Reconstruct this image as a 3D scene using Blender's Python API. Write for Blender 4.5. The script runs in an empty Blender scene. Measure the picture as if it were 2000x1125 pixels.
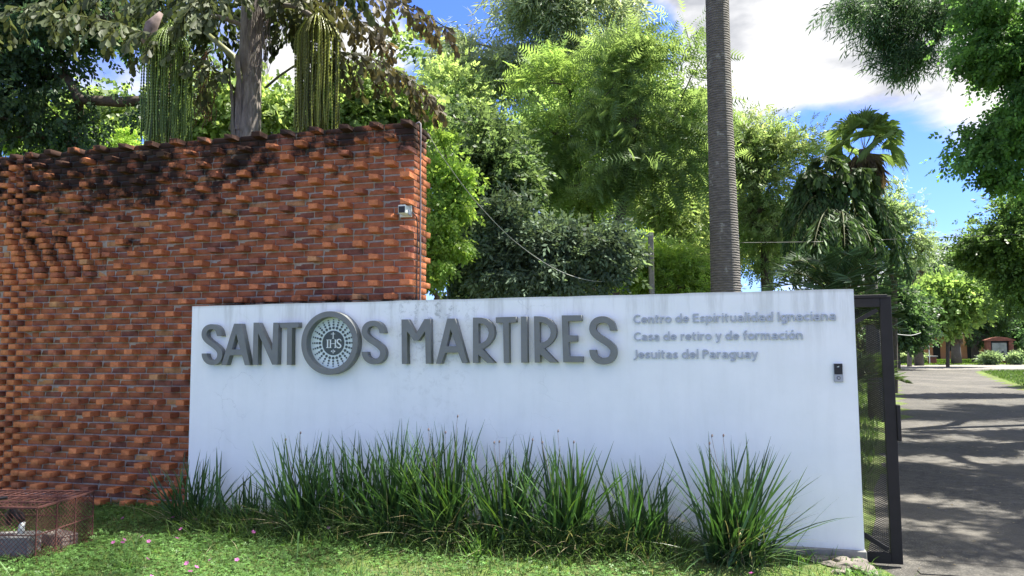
import bpy, bmesh, math, random
import numpy as np
from mathutils import Vector, Matrix

R = math.radians
random.seed(7)
RNG = np.random.default_rng(7)
scene = bpy.context.scene
COL = scene.collection

# ------------------------------------------------------------------ camera
F = 1450.0                      # focal length in pixels of the 2000 px wide photograph
EYE = Vector((0.0, 0.0, 1.70))
PITCH, ROLL = R(4.38), R(0.43)
fwd = Vector((0, math.cos(PITCH), math.sin(PITCH)))
up0 = Vector((0, -math.sin(PITCH), math.cos(PITCH)))
rt0 = Vector((1, 0, 0))
rt = math.cos(ROLL) * rt0 - math.sin(ROLL) * up0
upv = math.sin(ROLL) * rt0 + math.cos(ROLL) * up0
cam_d = bpy.data.cameras.new('camera')
cam = bpy.data.objects.new('camera', cam_d)
COL.objects.link(cam)
cam.matrix_world = Matrix((
    (rt.x, upv.x, -fwd.x, EYE.x), (rt.y, upv.y, -fwd.y, EYE.y), (rt.z, upv.z, -fwd.z, EYE.z), (0, 0, 0, 1)))
cam_d.sensor_width = 36.0
cam_d.lens = 36.0 * F / 2000.0
cam_d.clip_start = 0.05
cam_d.clip_end = 3000
scene.camera = cam

# ------------------------------------------------------------------ light
SUN_EL, SUN_AZ = 60.0, 76.0     # azimuth from +Y towards +X
sdir = Vector((math.sin(R(SUN_AZ)) * math.cos(R(SUN_EL)), math.cos(R(SUN_AZ)) * math.cos(R(SUN_EL)), math.sin(R(SUN_EL))))
sun_d = bpy.data.lights.new('sun', 'SUN')
sun_d.energy = 4.4
sun_d.angle = R(0.55)
sun_d.color = (1.0, 0.95, 0.86)
sun = bpy.data.objects.new('sun', sun_d)
sun.rotation_euler = (-sdir).to_track_quat('-Z', 'Y').to_euler()
sun.location = (-10, 20, 30)
COL.objects.link(sun)

world = bpy.data.worlds.new('World')
scene.world = world
world.use_nodes = True
SKY_STRENGTH = 0.13


def dir_px(px, py):
    d = fwd + rt * ((px - 1000.0) / F) - upv * ((py - 562.5) / F)
    return d.normalized()


def W(px, py, y):
    """point of the world seen at a pixel of the photograph, at distance y in front"""
    d = fwd + rt * ((px - 1000.0) / F) - upv * ((py - 562.5) / F)
    return EYE + d * ((y - EYE.y) / d.y)


def project(p):
    q = p - EYE
    c = q.dot(fwd)
    return 1000 + F * q.dot(rt) / c, 562.5 - F * q.dot(upv) / c


def build_world():
    nt = world.node_tree
    N, L = nt.nodes, nt.links
    N.clear()
    out = N.new('ShaderNodeOutputWorld')
    bg = N.new('ShaderNodeBackground')
    bg.inputs['Strength'].default_value = SKY_STRENGTH
    sky = N.new('ShaderNodeTexSky')
    sky.sky_type = 'NISHITA'
    sky.sun_disc = False
    sky.sun_elevation = R(SUN_EL)
    sky.sun_rotation = R(SUN_AZ)
    sky.air_density = 1.0
    sky.dust_density = 0.1
    sky.ozone_density = 2.0
    tc = N.new('ShaderNodeTexCoord')
    mp = N.new('ShaderNodeMapping')
    mp.inputs['Scale'].default_value = (1.0, 1.0, 2.2)
    L.new(tc.outputs['Generated'], mp.inputs['Vector'])
    n1 = N.new('ShaderNodeTexNoise')
    n1.inputs['Scale'].default_value = 3.2
    n1.inputs['Detail'].default_value = 9
    n1.inputs['Roughness'].default_value = 0.58
    n1.inputs['Distortion'].default_value = 0.25
    L.new(mp.outputs[0], n1.inputs['Vector'])
    # cloud gathers towards the zenith, the low sky stays clearer
    sepz = N.new('ShaderNodeSeparateXYZ')
    L.new(tc.outputs['Generated'], sepz.inputs[0])
    hz = N.new('ShaderNodeMath'); hz.operation = 'MULTIPLY_ADD'
    L.new(sepz.outputs['Z'], hz.inputs[0]); hz.inputs[1].default_value = .42; hz.inputs[2].default_value = -.115
    hs = N.new('ShaderNodeMath'); hs.operation = 'ADD'
    L.new(hz.outputs[0], hs.inputs[0]); L.new(n1.outputs['Fac'], hs.inputs[1])
    total = hs.outputs[0]
    # places where the photograph has cloud (+) or clear blue (-)
    for px, py, k, amp in CLOUDS:
        d = dir_px(px, py)
        dot = N.new('ShaderNodeVectorMath'); dot.operation = 'DOT_PRODUCT'
        nrm = N.new('ShaderNodeVectorMath'); nrm.operation = 'NORMALIZE'
        L.new(tc.outputs['Generated'], nrm.inputs[0])
        L.new(nrm.outputs[0], dot.inputs[0])
        dot.inputs[1].default_value = d
        a = N.new('ShaderNodeMath'); a.operation = 'SUBTRACT'; a.inputs[1].default_value = 1.0
        L.new(dot.outputs['Value'], a.inputs[0])
        b = N.new('ShaderNodeMath'); b.operation = 'MULTIPLY'; b.inputs[1].default_value = k
        L.new(a.outputs[0], b.inputs[0])
        e = N.new('ShaderNodeMath'); e.operation = 'EXPONENT'
        L.new(b.outputs[0], e.inputs[0])
        m = N.new('ShaderNodeMath'); m.operation = 'MULTIPLY_ADD'; m.inputs[1].default_value = amp
        L.new(e.outputs[0], m.inputs[0])
        L.new(total, m.inputs[2])
        total = m.outputs[0]
    ramp = N.new('ShaderNodeMapRange')
    ramp.interpolation_type = 'SMOOTHSTEP'
    ramp.inputs['From Min'].default_value = 0.47
    ramp.inputs['From Max'].default_value = 0.66
    L.new(total, ramp.inputs['Value'])
    # soft grey bellies in the clouds
    n2 = N.new('ShaderNodeTexNoise')
    n2.inputs['Scale'].default_value = 6.5
    n2.inputs['Detail'].default_value = 6
    n2.inputs['Roughness'].default_value = 0.55
    L.new(mp.outputs[0], n2.inputs['Vector'])
    cr = N.new('ShaderNodeValToRGB')
    cr.color_ramp.elements[0].position = 0.36
    cr.color_ramp.elements[0].color = (CLOUD_D * 0.93, CLOUD_D * 0.96, CLOUD_D * 1.04, 1)
    cr.color_ramp.elements[1].position = 0.62
    cr.color_ramp.elements[1].color = (CLOUD_L, CLOUD_L * 0.99, CLOUD_L * 0.98, 1)
    L.new(n2.outputs['Fac'], cr.inputs['Fac'])
    tint = N.new('ShaderNodeMix'); tint.data_type = 'RGBA'; tint.blend_type = 'MULTIPLY'
    tint.inputs[0].default_value = 1.0
    L.new(sky.outputs['Color'], tint.inputs[6])
    tint.inputs[7].default_value = SKY_TINT
    mix = N.new('ShaderNodeMix'); mix.data_type = 'RGBA'
    L.new(ramp.outputs[0], mix.inputs[0])
    L.new(tint.outputs[2], mix.inputs[6])
    L.new(cr.outputs['Color'], mix.inputs[7])
    L.new(mix.outputs[2], bg.inputs['Color'])
    L.new(bg.outputs[0], out.inputs['Surface'])


CLOUD_L, CLOUD_D = 2.9, 1.35          # radiance of the clouds before SKY_STRENGTH
SKY_TINT = (.25, .33, .64, 1)
CLOUDS = [(1540, 50, 55, .28), (1640, 150, 220, .20), (1330, 30, 130, .14), (1850, 250, 330, .26), (1890, 425, 330, .26),
          (1790, 510, 500, .18), (700, 90, 200, .12), (620, 200, 300, .12),
          (1690, 290, 260, -.34), (1830, 345, 230, -.42), (1540, 250, 500, -.22), (900, 30, 120, -.28), (1270, 70, 900, -.3),
          (1200, 10, 200, -.1)]
build_world()

scene.view_settings.view_transform = 'Standard'
scene.view_settings.look = 'None'
scene.view_settings.gamma = 1
scene.view_settings.exposure = 1.95
scene.view_settings.use_curve_mapping = False
scene.render.engine = 'CYCLES'
scene.cycles.max_bounces = 12
scene.cycles.diffuse_bounces = 6
scene.cycles.transmission_bounces = 6
scene.cycles.transparent_max_bounces = 6
scene.cycles.use_denoising = True
scene.cycles.caustics_reflective = False
scene.cycles.caustics_refractive = False


# ------------------------------------------------------------------ materials
def new_mat(name):
    m = bpy.data.materials.new(name)
    m.use_nodes = True
    nt = m.node_tree
    b = nt.nodes['Principled BSDF']
    return m, nt, b


def noise(nt, scale, detail=4, rough=.55, vec=None, dist=0):
    n = nt.nodes.new('ShaderNodeTexNoise')
    n.inputs['Scale'].default_value = scale
    n.inputs['Detail'].default_value = detail
    n.inputs['Roughness'].default_value = rough
    n.inputs['Distortion'].default_value = dist
    if vec is None:
        g = nt.nodes.new('ShaderNodeNewGeometry')
        vec = g.outputs['Position']
    nt.links.new(vec, n.inputs['Vector'])
    return n.outputs['Fac']


def pos_scaled(nt, s):
    g = nt.nodes.new('ShaderNodeNewGeometry')
    m = nt.nodes.new('ShaderNodeMapping')
    m.inputs['Scale'].default_value = s
    nt.links.new(g.outputs['Position'], m.inputs['Vector'])
    return m.outputs[0]


def ramp(nt, fac, stops):
    r = nt.nodes.new('ShaderNodeValToRGB')
    els = r.color_ramp.elements
    while len(els) < len(stops):
        els.new(0.5)
    for e, (p, c) in zip(els, stops):
        e.position = p
        e.color = c if len(c) == 4 else (*c, 1)
    nt.links.new(fac, r.inputs['Fac'])
    return r.outputs['Color']


def mixc(nt, fac, a, b, mode='MIX'):
    m = nt.nodes.new('ShaderNodeMix')
    m.data_type = 'RGBA'
    m.blend_type = mode
    for sock, v in ((m.inputs[0], fac), (m.inputs[6], a), (m.inputs[7], b)):
        if isinstance(v, (int, float)):
            sock.default_value = v
        elif isinstance(v, tuple):
            sock.default_value = v if len(v) == 4 else (*v, 1)
        else:
            nt.links.new(v, sock)
    return m.outputs[2]


def math_n(nt, op, a, b=None, c=None):
    m = nt.nodes.new('ShaderNodeMath')
    m.operation = op
    for i, v in enumerate((a, b, c)):
        if v is None:
            continue
        if isinstance(v, (int, float)):
            m.inputs[i].default_value = v
        else:
            nt.links.new(v, m.inputs[i])
    return m.outputs[0]


def smooth(nt, v, a, b):
    m = nt.nodes.new('ShaderNodeMapRange')
    m.interpolation_type = 'SMOOTHSTEP'
    m.inputs['From Min'].default_value = a
    m.inputs['From Max'].default_value = b
    nt.links.new(v, m.inputs['Value'])
    return m.outputs[0]


def bump(nt, b, h, strength=.3, dist=.01):
    n = nt.nodes.new('ShaderNodeBump')
    n.inputs['Strength'].default_value = strength
    n.inputs['Distance'].default_value = dist
    nt.links.new(h, n.inputs['Height'])
    nt.links.new(n.outputs[0], b.inputs['Normal'])


def attr(nt, name):
    a = nt.nodes.new('ShaderNodeAttribute')
    a.attribute_name = name
    return a.outputs['Color']


def simple_mat(name, col, rough=.6, metal=0.0, var=.15, scale=12, bmp=0.0):
    m, nt, b = new_mat(name)
    f = noise(nt, scale, 5)
    lo = tuple(c * (1 - var) for c in col)
    hi = tuple(min(1, c * (1 + var)) for c in col)
    nt.links.new(ramp(nt, f, [(.3, lo), (.7, hi)]), b.inputs['Base Color'])
    b.inputs['Roughness'].default_value = rough
    b.inputs['Metallic'].default_value = metal
    if bmp:
        bump(nt, b, noise(nt, scale * 6, 4), bmp, .005)
    return m


def leaf_mat(name, transl=.45, rough=.45, spec=.35, tcol=(1.2, 1.15, .75)):
    """tint attribute carries each leaf's own colour; light passes through the blade"""
    m, nt, b = new_mat(name)
    c = attr(nt, 'tint')
    nt.links.new(c, b.inputs['Base Color'])
    b.inputs['Roughness'].default_value = rough
    b.inputs['Specular IOR Level'].default_value = spec
    t = nt.nodes.new('ShaderNodeBsdfTranslucent')
    tc = mixc(nt, 1.0, c, (*tcol, 1), 'MULTIPLY')
    nt.links.new(tc, t.inputs['Color'])
    mx = nt.nodes.new('ShaderNodeMixShader')
    mx.inputs[0].default_value = transl
    out = nt.nodes['Material Output']
    nt.links.new(b.outputs[0], mx.inputs[1])
    nt.links.new(t.outputs[0], mx.inputs[2])
    nt.links.new(mx.outputs[0], out.inputs['Surface'])
    return m


M = {}
M['leaf'] = leaf_mat('leaf', .62)
M['leaf_glossy'] = leaf_mat('leaf_glossy', .35, .55, .18)
M['leaf_palm'] = leaf_mat('leaf_palm', .38, .55, .3)
M['grass'] = leaf_mat('grass_blade', .4, .5, .3, (1.15, 1.25, .6))
M['iris'] = leaf_mat('iris_blade', .25, .35, .5, (1.1, 1.25, .6))
M['fruit'] = leaf_mat('fruit_strand', .1, .4, .4)
M['petal'] = leaf_mat('petal', .4, .5, .2, (1.2, .9, 1.2))


def bark_mat(name, a, b_, sc=(6, 6, 2), rings=False):
    m, nt, b = new_mat(name)
    f = noise(nt, 3.0, 6, .6, pos_scaled(nt, sc))
    c = ramp(nt, f, [(.3, a), (.7, b_)])
    h = f
    if rings:
        w = nt.nodes.new('ShaderNodeTexWave')
        w.wave_type = 'BANDS'; w.bands_direction = 'Z'
        w.inputs['Scale'].default_value = 9.0
        w.inputs['Distortion'].default_value = 2.5
        w.inputs['Detail'].default_value = 3
        w.inputs['Detail Scale'].default_value = 2.0
        g = nt.nodes.new('ShaderNodeNewGeometry')
        nt.links.new(g.outputs['Position'], w.inputs['Vector'])
        c = mixc(nt, math_n(nt, 'MULTIPLY', w.outputs['Fac'], .45), c, tuple(v * .5 for v in a))
        lich = smooth(nt, noise(nt, 5.5, 5, .65), .60, .68)
        c = mixc(nt, math_n(nt, 'MULTIPLY', lich, .55), c, (.30, .31, .27))
        h = math_n(nt, 'ADD', f, w.outputs['Fac'])
    nt.links.new(c, b.inputs['Base Color'])
    b.inputs['Roughness'].default_value = .9
    bump(nt, b, h, .6, .02)
    return m


M['bark'] = bark_mat('bark', (.045, .035, .026), (.12, .095, .07))
M['bark_pale'] = bark_mat('bark_pale', (.14, .12, .10), (.32, .29, .25), (4, 4, 1))
M['bark_palm'] = bark_mat('bark_palm', (.075, .068, .06), (.17, .155, .135), (4, 4, 9), rings=True)
M['bark_fish'] = bark_mat('bark_fish', (.10, .085, .07), (.26, .23, .20), (9, 9, 2))


def make_brick_mat():
    m, nt, b = new_mat('brick_clay')
    oi = nt.nodes.new('ShaderNodeObjectInfo')
    c = mixc(nt, 1.0, attr(nt, 'tint'), oi.outputs['Color'], 'MULTIPLY')
    f = noise(nt, 14, 6, .65)
    c = mixc(nt, 1.0, c, ramp(nt, f, [(.25, (.62, .60, .60)), (.55, (1, 1, 1)), (.8, (1.22, 1.2, 1.15))]), 'MULTIPLY')
    f2 = noise(nt, 90, 3, .6)
    c = mixc(nt, .5, c, ramp(nt, f2, [(.3, (.6, .6, .6)), (.6, (1.1, 1.1, 1.1))]), 'MULTIPLY')
    c = stain(nt, c)
    nt.links.new(c, b.inputs['Base Color'])
    b.inputs['Roughness'].default_value = .92
    b.inputs['Specular IOR Level'].default_value = .2
    bump(nt, b, math_n(nt, 'ADD', f, math_n(nt, 'MULTIPLY', f2, .5)), .5, .006)
    return m


def stain(nt, c):
    """black mould: heavy on the top courses, deepest on the left, and above the white wall's top edge"""
    g = nt.nodes.new('ShaderNodeNewGeometry')
    sx = nt.nodes.new('ShaderNodeSeparateXYZ')
    nt.links.new(g.outputs['Position'], sx.inputs[0])
    z, x = sx.outputs['Z'], sx.outputs['X']
    n = noise(nt, 2.1, 6, .7)
    n2 = noise(nt, 7.0, 5, .7)
    # depth of the stain below the top grows to the left
    left = smooth(nt, math_n(nt, 'MULTIPLY', x, -1), 1.8, 5.2)
    top = math_n(nt, 'SUBTRACT', 4.06, z)
    reach = math_n(nt, 'MULTIPLY_ADD', left, .80, .50)
    v = math_n(nt, 'DIVIDE', top, reach)
    v = math_n(nt, 'SUBTRACT', 1.35, v)
    v = math_n(nt, 'ADD', v, math_n(nt, 'MULTIPLY_ADD', n, 3.6, -2.0))
    v = math_n(nt, 'ADD', v, math_n(nt, 'MULTIPLY_ADD', n2, 2.2, -1.1))
    s1 = smooth(nt, v, .25, 1.0)
    low = math_n(nt, 'ABSOLUTE', math_n(nt, 'SUBTRACT', z, 2.15))
    low = smooth(nt, math_n(nt, 'SUBTRACT', .13, low), 0, .1)
    xr = smooth(nt, x, -3.5, -3.0)
    s2 = math_n(nt, 'MULTIPLY', math_n(nt, 'MULTIPLY', low, smooth(nt, n2, .40, .58)), xr)
    s = math_n(nt, 'MAXIMUM', s1, s2)
    return mixc(nt, math_n(nt, 'MULTIPLY', s, .93), c, (.012, .012, .012))


M['brick'] = make_brick_mat()


def make_mortar():
    m, nt, b = new_mat('mortar')
    f = noise(nt, 20, 6, .6)
    c = ramp(nt, f, [(.3, (.25, .22, .19)), (.7, (.42, .38, .33))])
    c = stain(nt, c)
    nt.links.new(c, b.inputs['Base Color'])
    b.inputs['Roughness'].default_value = .95
    bump(nt, b, noise(nt, 60, 4), .5, .008)
    return m


M['mortar'] = make_mortar()


def make_paint():
    """white masonry paint: faint rollers marks, dirt runs below the coping, hairline cracks, damp foot"""
    m, nt, b = new_mat('white_masonry_paint')
    tc = nt.nodes.new('ShaderNodeTexCoord')
    V = tc.outputs['Object']
    mp = nt.nodes.new('ShaderNodeMapping')
    mp.inputs['Scale'].default_value = (1, 1, .12)
    nt.links.new(V, mp.inputs['Vector'])
    sx = nt.nodes.new('ShaderNodeSeparateXYZ')
    nt.links.new(V, sx.inputs[0])
    x, z = sx.outputs['X'], sx.outputs['Z']
    base = ramp(nt, noise(nt, 2.2, 5, .6, V), [(.3, (.80, .84, .87)), (.7, (.87, .90, .93))])
    streak = noise(nt, 7.0, 5, .65, mp.outputs[0])
    topd = smooth(nt, z, 1.55, 2.12)
    f = math_n(nt, 'MULTIPLY', smooth(nt, streak, .44, .68), math_n(nt, 'MULTIPLY_ADD', topd, .34, .06))
    c = mixc(nt, f, base, (.34, .35, .33))
    # mottled mould patch between the two names
    px = math_n(nt, 'ABSOLUTE', math_n(nt, 'SUBTRACT', x, 2.72))
    pf = smooth(nt, math_n(nt, 'SUBTRACT', .62, px), 0, .5)
    mo = smooth(nt, noise(nt, 13, 8, .75, V, .6), .50, .64)
    pf = math_n(nt, 'MULTIPLY', math_n(nt, 'MULTIPLY', pf, mo), math_n(nt, 'MULTIPLY_ADD', smooth(nt, z, 1.2, 2.05), .5, .10))
    c = mixc(nt, pf, c, (.25, .27, .27))
    # thin dirty line on the top arris
    c = mixc(nt, math_n(nt, 'MULTIPLY', smooth(nt, z, 2.10, 2.135), .35), c, (.3, .31, .28))
    # hairline cracks
    vo = nt.nodes.new('ShaderNodeTexVoronoi')
    vo.feature = 'DISTANCE_TO_EDGE'
    vo.inputs['Scale'].default_value = 3.2
    wv = nt.nodes.new('ShaderNodeVectorMath'); wv.operation = 'ADD'
    nn = nt.nodes.new('ShaderNodeTexNoise'); nn.inputs['Scale'].default_value = 5; nn.inputs['Detail'].default_value = 6
    nt.links.new(V, nn.inputs['Vector'])
    sc = nt.nodes.new('ShaderNodeVectorMath'); sc.operation = 'SCALE'; sc.inputs[3].default_value = .22
    nt.links.new(nn.outputs['Color'], sc.inputs[0])
    nt.links.new(V, wv.inputs[0]); nt.links.new(sc.outputs[0], wv.inputs[1])
    nt.links.new(wv.outputs[0], vo.inputs['Vector'])
    crack = math_n(nt, 'SUBTRACT', 1.0, smooth(nt, vo.outputs['Distance'], .002, .010))
    cm = math_n(nt, 'MULTIPLY', crack, smooth(nt, noise(nt, .9, 3, .5, V), .50, .62))
    cm = math_n(nt, 'MULTIPLY', cm, smooth(nt, math_n(nt, 'SUBTRACT', 4.3, x), 0, 1.0))
    c = mixc(nt, math_n(nt, 'MULTIPLY', cm, .32), c, (.30, .33, .35))
    # splashed earth at the foot
    foot = smooth(nt, math_n(nt, 'SUBTRACT', .22, math_n(nt, 'ADD', z, math_n(nt, 'MULTIPLY', streak, .2))), 0, .2)
    c = mixc(nt, math_n(nt, 'MULTIPLY', foot, .55), c, (.24, .22, .18))
    nt.links.new(c, b.inputs['Base Color'])
    b.inputs['Roughness'].default_value = .62
    b.inputs['Specular IOR Level'].default_value = .3
    h = math_n(nt, 'ADD', noise(nt, 4, 5, .5, V), math_n(nt, 'MULTIPLY', cm, -.6))
    bump(nt, b, h, .25, .02)
    return m


M['paint'] = make_paint()
M['letter'] = simple_mat('grey_letter_paint', (.16, .17, .165), .45, .0, .10, 9)
M['small_letter'] = simple_mat('pale_letter_paint', (.40, .44, .50), .5, .0, .06, 9)
M['disc'] = simple_mat('pale_emblem_sheet', (.66, .78, .76), .35, 0, .05, 3)
M['emblem_dark'] = simple_mat('dark_emblem_print', (.055, .075, .075), .5, 0, .1, 6)
M['emblem_white'] = simple_mat('white_emblem_print', (.75, .82, .80), .5, 0, .03, 6)
M['black_steel'] = simple_mat('black_painted_steel', (.008, .0075, .009), .75, 0, .3, 8, .1)
M['rust'] = simple_mat('rusty_red_wire', (.10, .036, .028), .9, 0, .4, 20, .2)
M['concrete'] = simple_mat('grey_concrete', (.22, .22, .21), .9, 0, .25, 9, .3)
M['black_plastic'] = simple_mat('black_plastic', (.008, .008, .010), .5, 0, .1, 5)
M['white_plastic'] = simple_mat('white_plastic', (.62, .66, .62), .4, 0, .08, 8)
M['silver'] = simple_mat('silver_plastic', (.34, .36, .40), .35, .4, .08, 8)
M['cable'] = simple_mat('dark_cable', (.03, .03, .03), .5, 0, .1, 5)
M['conduit'] = simple_mat('grey_conduit', (.26, .24, .25), .5, 0, .15, 12)
M['wire'] = simple_mat('pale_wire', (.35, .36, .33), .5, 0, .1, 12)
M['stone'] = simple_mat('broken_stone', (.17, .15, .13), .95, 0, .4, 7, .4)
M['wood_post'] = simple_mat('weathered_post', (.20, .19, .17), .9, 0, .3, 9, .3)
M['tile_roof'] = simple_mat('clay_roof', (.20, .075, .05), .9, 0, .3, 5)
M['dry'] = simple_mat('dry_stalk', (.42, .36, .28), .8, 0, .2, 10)
M['fibre'] = simple_mat('dry_fibre', (.16, .12, .11), .9, 0, .4, 12)
M['plaster_orange'] = simple_mat('orange_plaster', (.45, .20, .11), .9, 0, .15, 1)


def ground_mat():
    m, nt, b = new_mat('lawn_soil')
    f = noise(nt, 1.3, 6, .6)
    f2 = noise(nt, 18, 6, .7)
    c = ramp(nt, f2, [(.3, (.06, .07, .03)), (.55, (.11, .14, .05)), (.75, (.16, .19, .07))])
    c = mixc(nt, smooth(nt, f, .45, .62), c, (.13, .19, .05))
    c = mixc(nt, smooth(nt, noise(nt, .8, 5, .7), .60, .68), c, (.12, .075, .045))
    nt.links.new(c, b.inputs['Base Color'])
    b.inputs['Roughness'].default_value = 1
    b.inputs['Specular IOR Level'].default_value = .1
    bump(nt, b, f2, .8, .03)
    return m


def asphalt_mat(name, dark, light, flecks=True):
    m, nt, b = new_mat(name)
    f = noise(nt, 55, 5, .75)
    c = ramp(nt, f, [(.32, dark), (.62, light)])
    big = noise(nt, 1.1, 5, .6)
    mid = noise(nt, 11, 6, .75)
    c = mixc(nt, 1, c, ramp(nt, mid, [(.35, (.62, .62, .62)), (.62, (1.3, 1.28, 1.22))]), 'MULTIPLY')
    wv = noise(nt, .5, 3, .5, pos_scaled(nt, (1, .35, 1)))
    c = mixc(nt, math_n(nt, 'MULTIPLY', smooth(nt, wv, .5, .62), .35), c, (light[0] * 1.3, light[1] * 1.26, light[2] * 1.18))
    c = mixc(nt, 1, c, ramp(nt, big, [(.3, (.8, .8, .8)), (.7, (1.2, 1.18, 1.14))]), 'MULTIPLY')
    if flecks:
        vo = nt.nodes.new('ShaderNodeTexVoronoi')
        vo.inputs['Scale'].default_value = 34
        g = nt.nodes.new('ShaderNodeNewGeometry')
        nt.links.new(g.outputs['Position'], vo.inputs['Vector'])
        s = math_n(nt, 'SUBTRACT', 1, smooth(nt, vo.outputs['Distance'], .10, .22))
        pick = nt.nodes.new('ShaderNodeSeparateColor')
        nt.links.new(vo.outputs['Color'], pick.inputs[0])
        s = math_n(nt, 'MULTIPLY', s, smooth(nt, pick.outputs[0], .72, .80))
        c = mixc(nt, math_n(nt, 'MULTIPLY', s, .8), c, (.26, .25, .235))
    nt.links.new(c, b.inputs['Base Color'])
    b.inputs['Roughness'].default_value = .85
    b.inputs['Specular IOR Level'].default_value = .3
    bump(nt, b, f, .7, .012)
    return m


M['ground'] = ground_mat()
M['asphalt'] = asphalt_mat('asphalt', (.030, .029, .027), (.105, .101, .093))
M['street'] = asphalt_mat('pale_street', (.09, .085, .08), (.15, .14, .13), False)
M['dirt'] = asphalt_mat('red_dirt', (.075, .05, .035), (.17, .12, .09), False)
M['road_far'] = asphalt_mat('far_road', (.14, .135, .13), (.24, .23, .22), False)


# ------------------------------------------------------------------ object helpers
def tag(o, label=None, cat=None, group=None, kind=None):
    if label: o['label'] = label
    if cat: o['category'] = cat
    if group: o['group'] = group
    if kind: o['kind'] = kind
    return o


def empty(name, loc=(0, 0, 0), rz=0.0, label=None, cat=None, group=None):
    o = bpy.data.objects.new(name, None)
    o.empty_display_size = .2
    o.location = loc
    o.rotation_euler = (0, 0, rz)
    COL.objects.link(o)
    return tag(o, label, cat, group)


def link(name, me, parent=None, loc=None, rot=None):
    o = bpy.data.objects.new(name, me)
    if loc is not None: o.location = loc
    if rot is not None: o.rotation_euler = rot
    COL.objects.link(o)
    if parent is not None: o.parent = parent
    return o


def np_mesh(name, V, Q, mat, tint=None, smooth_shade=False):
    """V (n,3); Q (m,3) or (m,4) int array; tint (n,3)"""
    me = bpy.data.meshes.new(name)
    V = np.asarray(V, dtype=np.float32)
    Q = np.asarray(Q, dtype=np.int32)
    n, (m, k) = len(V), Q.shape
    me.vertices.add(n)
    me.vertices.foreach_set('co', V.ravel())
    me.loops.add(m * k)
    me.loops.foreach_set('vertex_index', Q.ravel())
    me.polygons.add(m)
    me.polygons.foreach_set('loop_start', np.arange(0, m * k, k, dtype=np.int32))
    if smooth_shade:
        me.polygons.foreach_set('use_smooth', np.ones(m, dtype=bool))
    me.update(calc_edges=True)
    if tint is None:
        tint = np.ones((n, 3), dtype=np.float32)
    ca = me.color_attributes.new('tint', 'FLOAT_COLOR', 'POINT')
    c4 = np.ones((n, 4), dtype=np.float32)
    c4[:, :3] = tint
    ca.data.foreach_set('color', c4.ravel())
    me.materials.append(mat)
    return me


class MB:
    """collects boxes, tubes and prisms, in local coordinates, into one mesh"""
    def __init__(self):
        self.v, self.f = [], []

    def add(self, vs, fs):
        n = len(self.v)
        self.v += [tuple(p) for p in vs]
        self.f += [tuple(i + n for i in f) for f in fs]
        return self

    def box(self, a, b):
        x0, y0, z0 = a; x1, y1, z1 = b
        return self.add([(x0, y0, z0), (x1, y0, z0), (x1, y1, z0), (x0, y1, z0), (x0, y0, z1), (x1, y0, z1), (x1, y1, z1), (x0, y1, z1)],
                        [(0, 3, 2, 1), (4, 5, 6, 7), (0, 1, 5, 4), (1, 2, 6, 5), (2, 3, 7, 6), (3, 0, 4, 7)])

    def bar(self, p, q, w, h=None, up=(0, 0, 1)):
        h = h or w
        p, q = Vector(p), Vector(q)
        d = (q - p).normalized()
        u = Vector(up)
        if abs(d.dot(u)) > .95: u = Vector((0, 1, 0))
        s = d.cross(u).normalized(); t = s.cross(d)
        c = []
        for e in (p, q):
            for i, j in ((-1, -1), (1, -1), (1, 1), (-1, 1)):
                c.append(e + s * i * w / 2 + t * j * h / 2)
        return self.add(c, [(0, 1, 2, 3), (7, 6, 5, 4), (0, 4, 5, 1), (1, 5, 6, 2), (2, 6, 7, 3), (3, 7, 4, 0)])

    def tube(self, pts, radii, n=8, cap=True):
        pts = [Vector(p) for p in pts]
        if isinstance(radii, (int, float)): radii = [radii] * len(pts)
        vs, fs = [], []
        u = Vector((1, 0, 0))
        for i, p in enumerate(pts):
            a = pts[max(i - 1, 0)]; b = pts[min(i + 1, len(pts) - 1)]
            d = (b - a).normalized()
            if abs(d.dot(u)) > .9: u = Vector((0, 1, 0))
            s = (u - d * u.dot(d)).normalized(); t = d.cross(s)
            for k in range(n):
                an = 2 * math.pi * k / n
                vs.append(p + (s * math.cos(an) + t * math.sin(an)) * radii[i])
        for i in range(len(pts) - 1):
            for k in range(n):
                a = i * n + k; b = i * n + (k + 1) % n
                fs.append((a, b, b + n, a + n))
        if cap:
            fs.append(tuple(range(n - 1, -1, -1)))
            fs.append(tuple(range((len(pts) - 1) * n, len(pts) * n)))
        return self.add(vs, fs)

    def prism(self, outline, y0, y1):
        """outline in (x,z), extruded from y0 to y1; convex or simple"""
        n = len(outline)
        vs = [(x, y0, z) for x, z in outline] + [(x, y1, z) for x, z in outline]
        fs = [tuple(range(n)), tuple(range(2 * n - 1, n - 1, -1))]
        for i in range(n):
            j = (i + 1) % n
            fs.append((i, i + n, j + n, j))
        return self.add(vs, fs)

    def build(self, name, mat, parent=None, smooth_shade=False, bevel=0, loc=None, rot=None):
        me = bpy.data.meshes.new(name)
        me.from_pydata([tuple(v) for v in self.v], [], self.f)
        bm = bmesh.new(); bm.from_mesh(me)
        bmesh.ops.recalc_face_normals(bm, faces=bm.faces)
        if bevel:
            bmesh.ops.bevel(bm, geom=list(bm.edges), offset=bevel, segments=1, affect='EDGES', profile=.5)
        bm.to_mesh(me); bm.free()
        if smooth_shade:
            for p in me.polygons: p.use_smooth = True
        me.materials.append(mat)
        return link(name, me, parent, loc, rot)


# ------------------------------------------------------------------ ground
DRIVE_SLOPE = .516


def drive_left(y):
    return 3.02 + max(0.0, y - 6.5) * DRIVE_SLOPE


def drive_right(y):
    return 8.3 + max(0.0, y - 6.5) * DRIVE_SLOPE if y > 0 else 8.3


DZ = -.15


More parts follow.
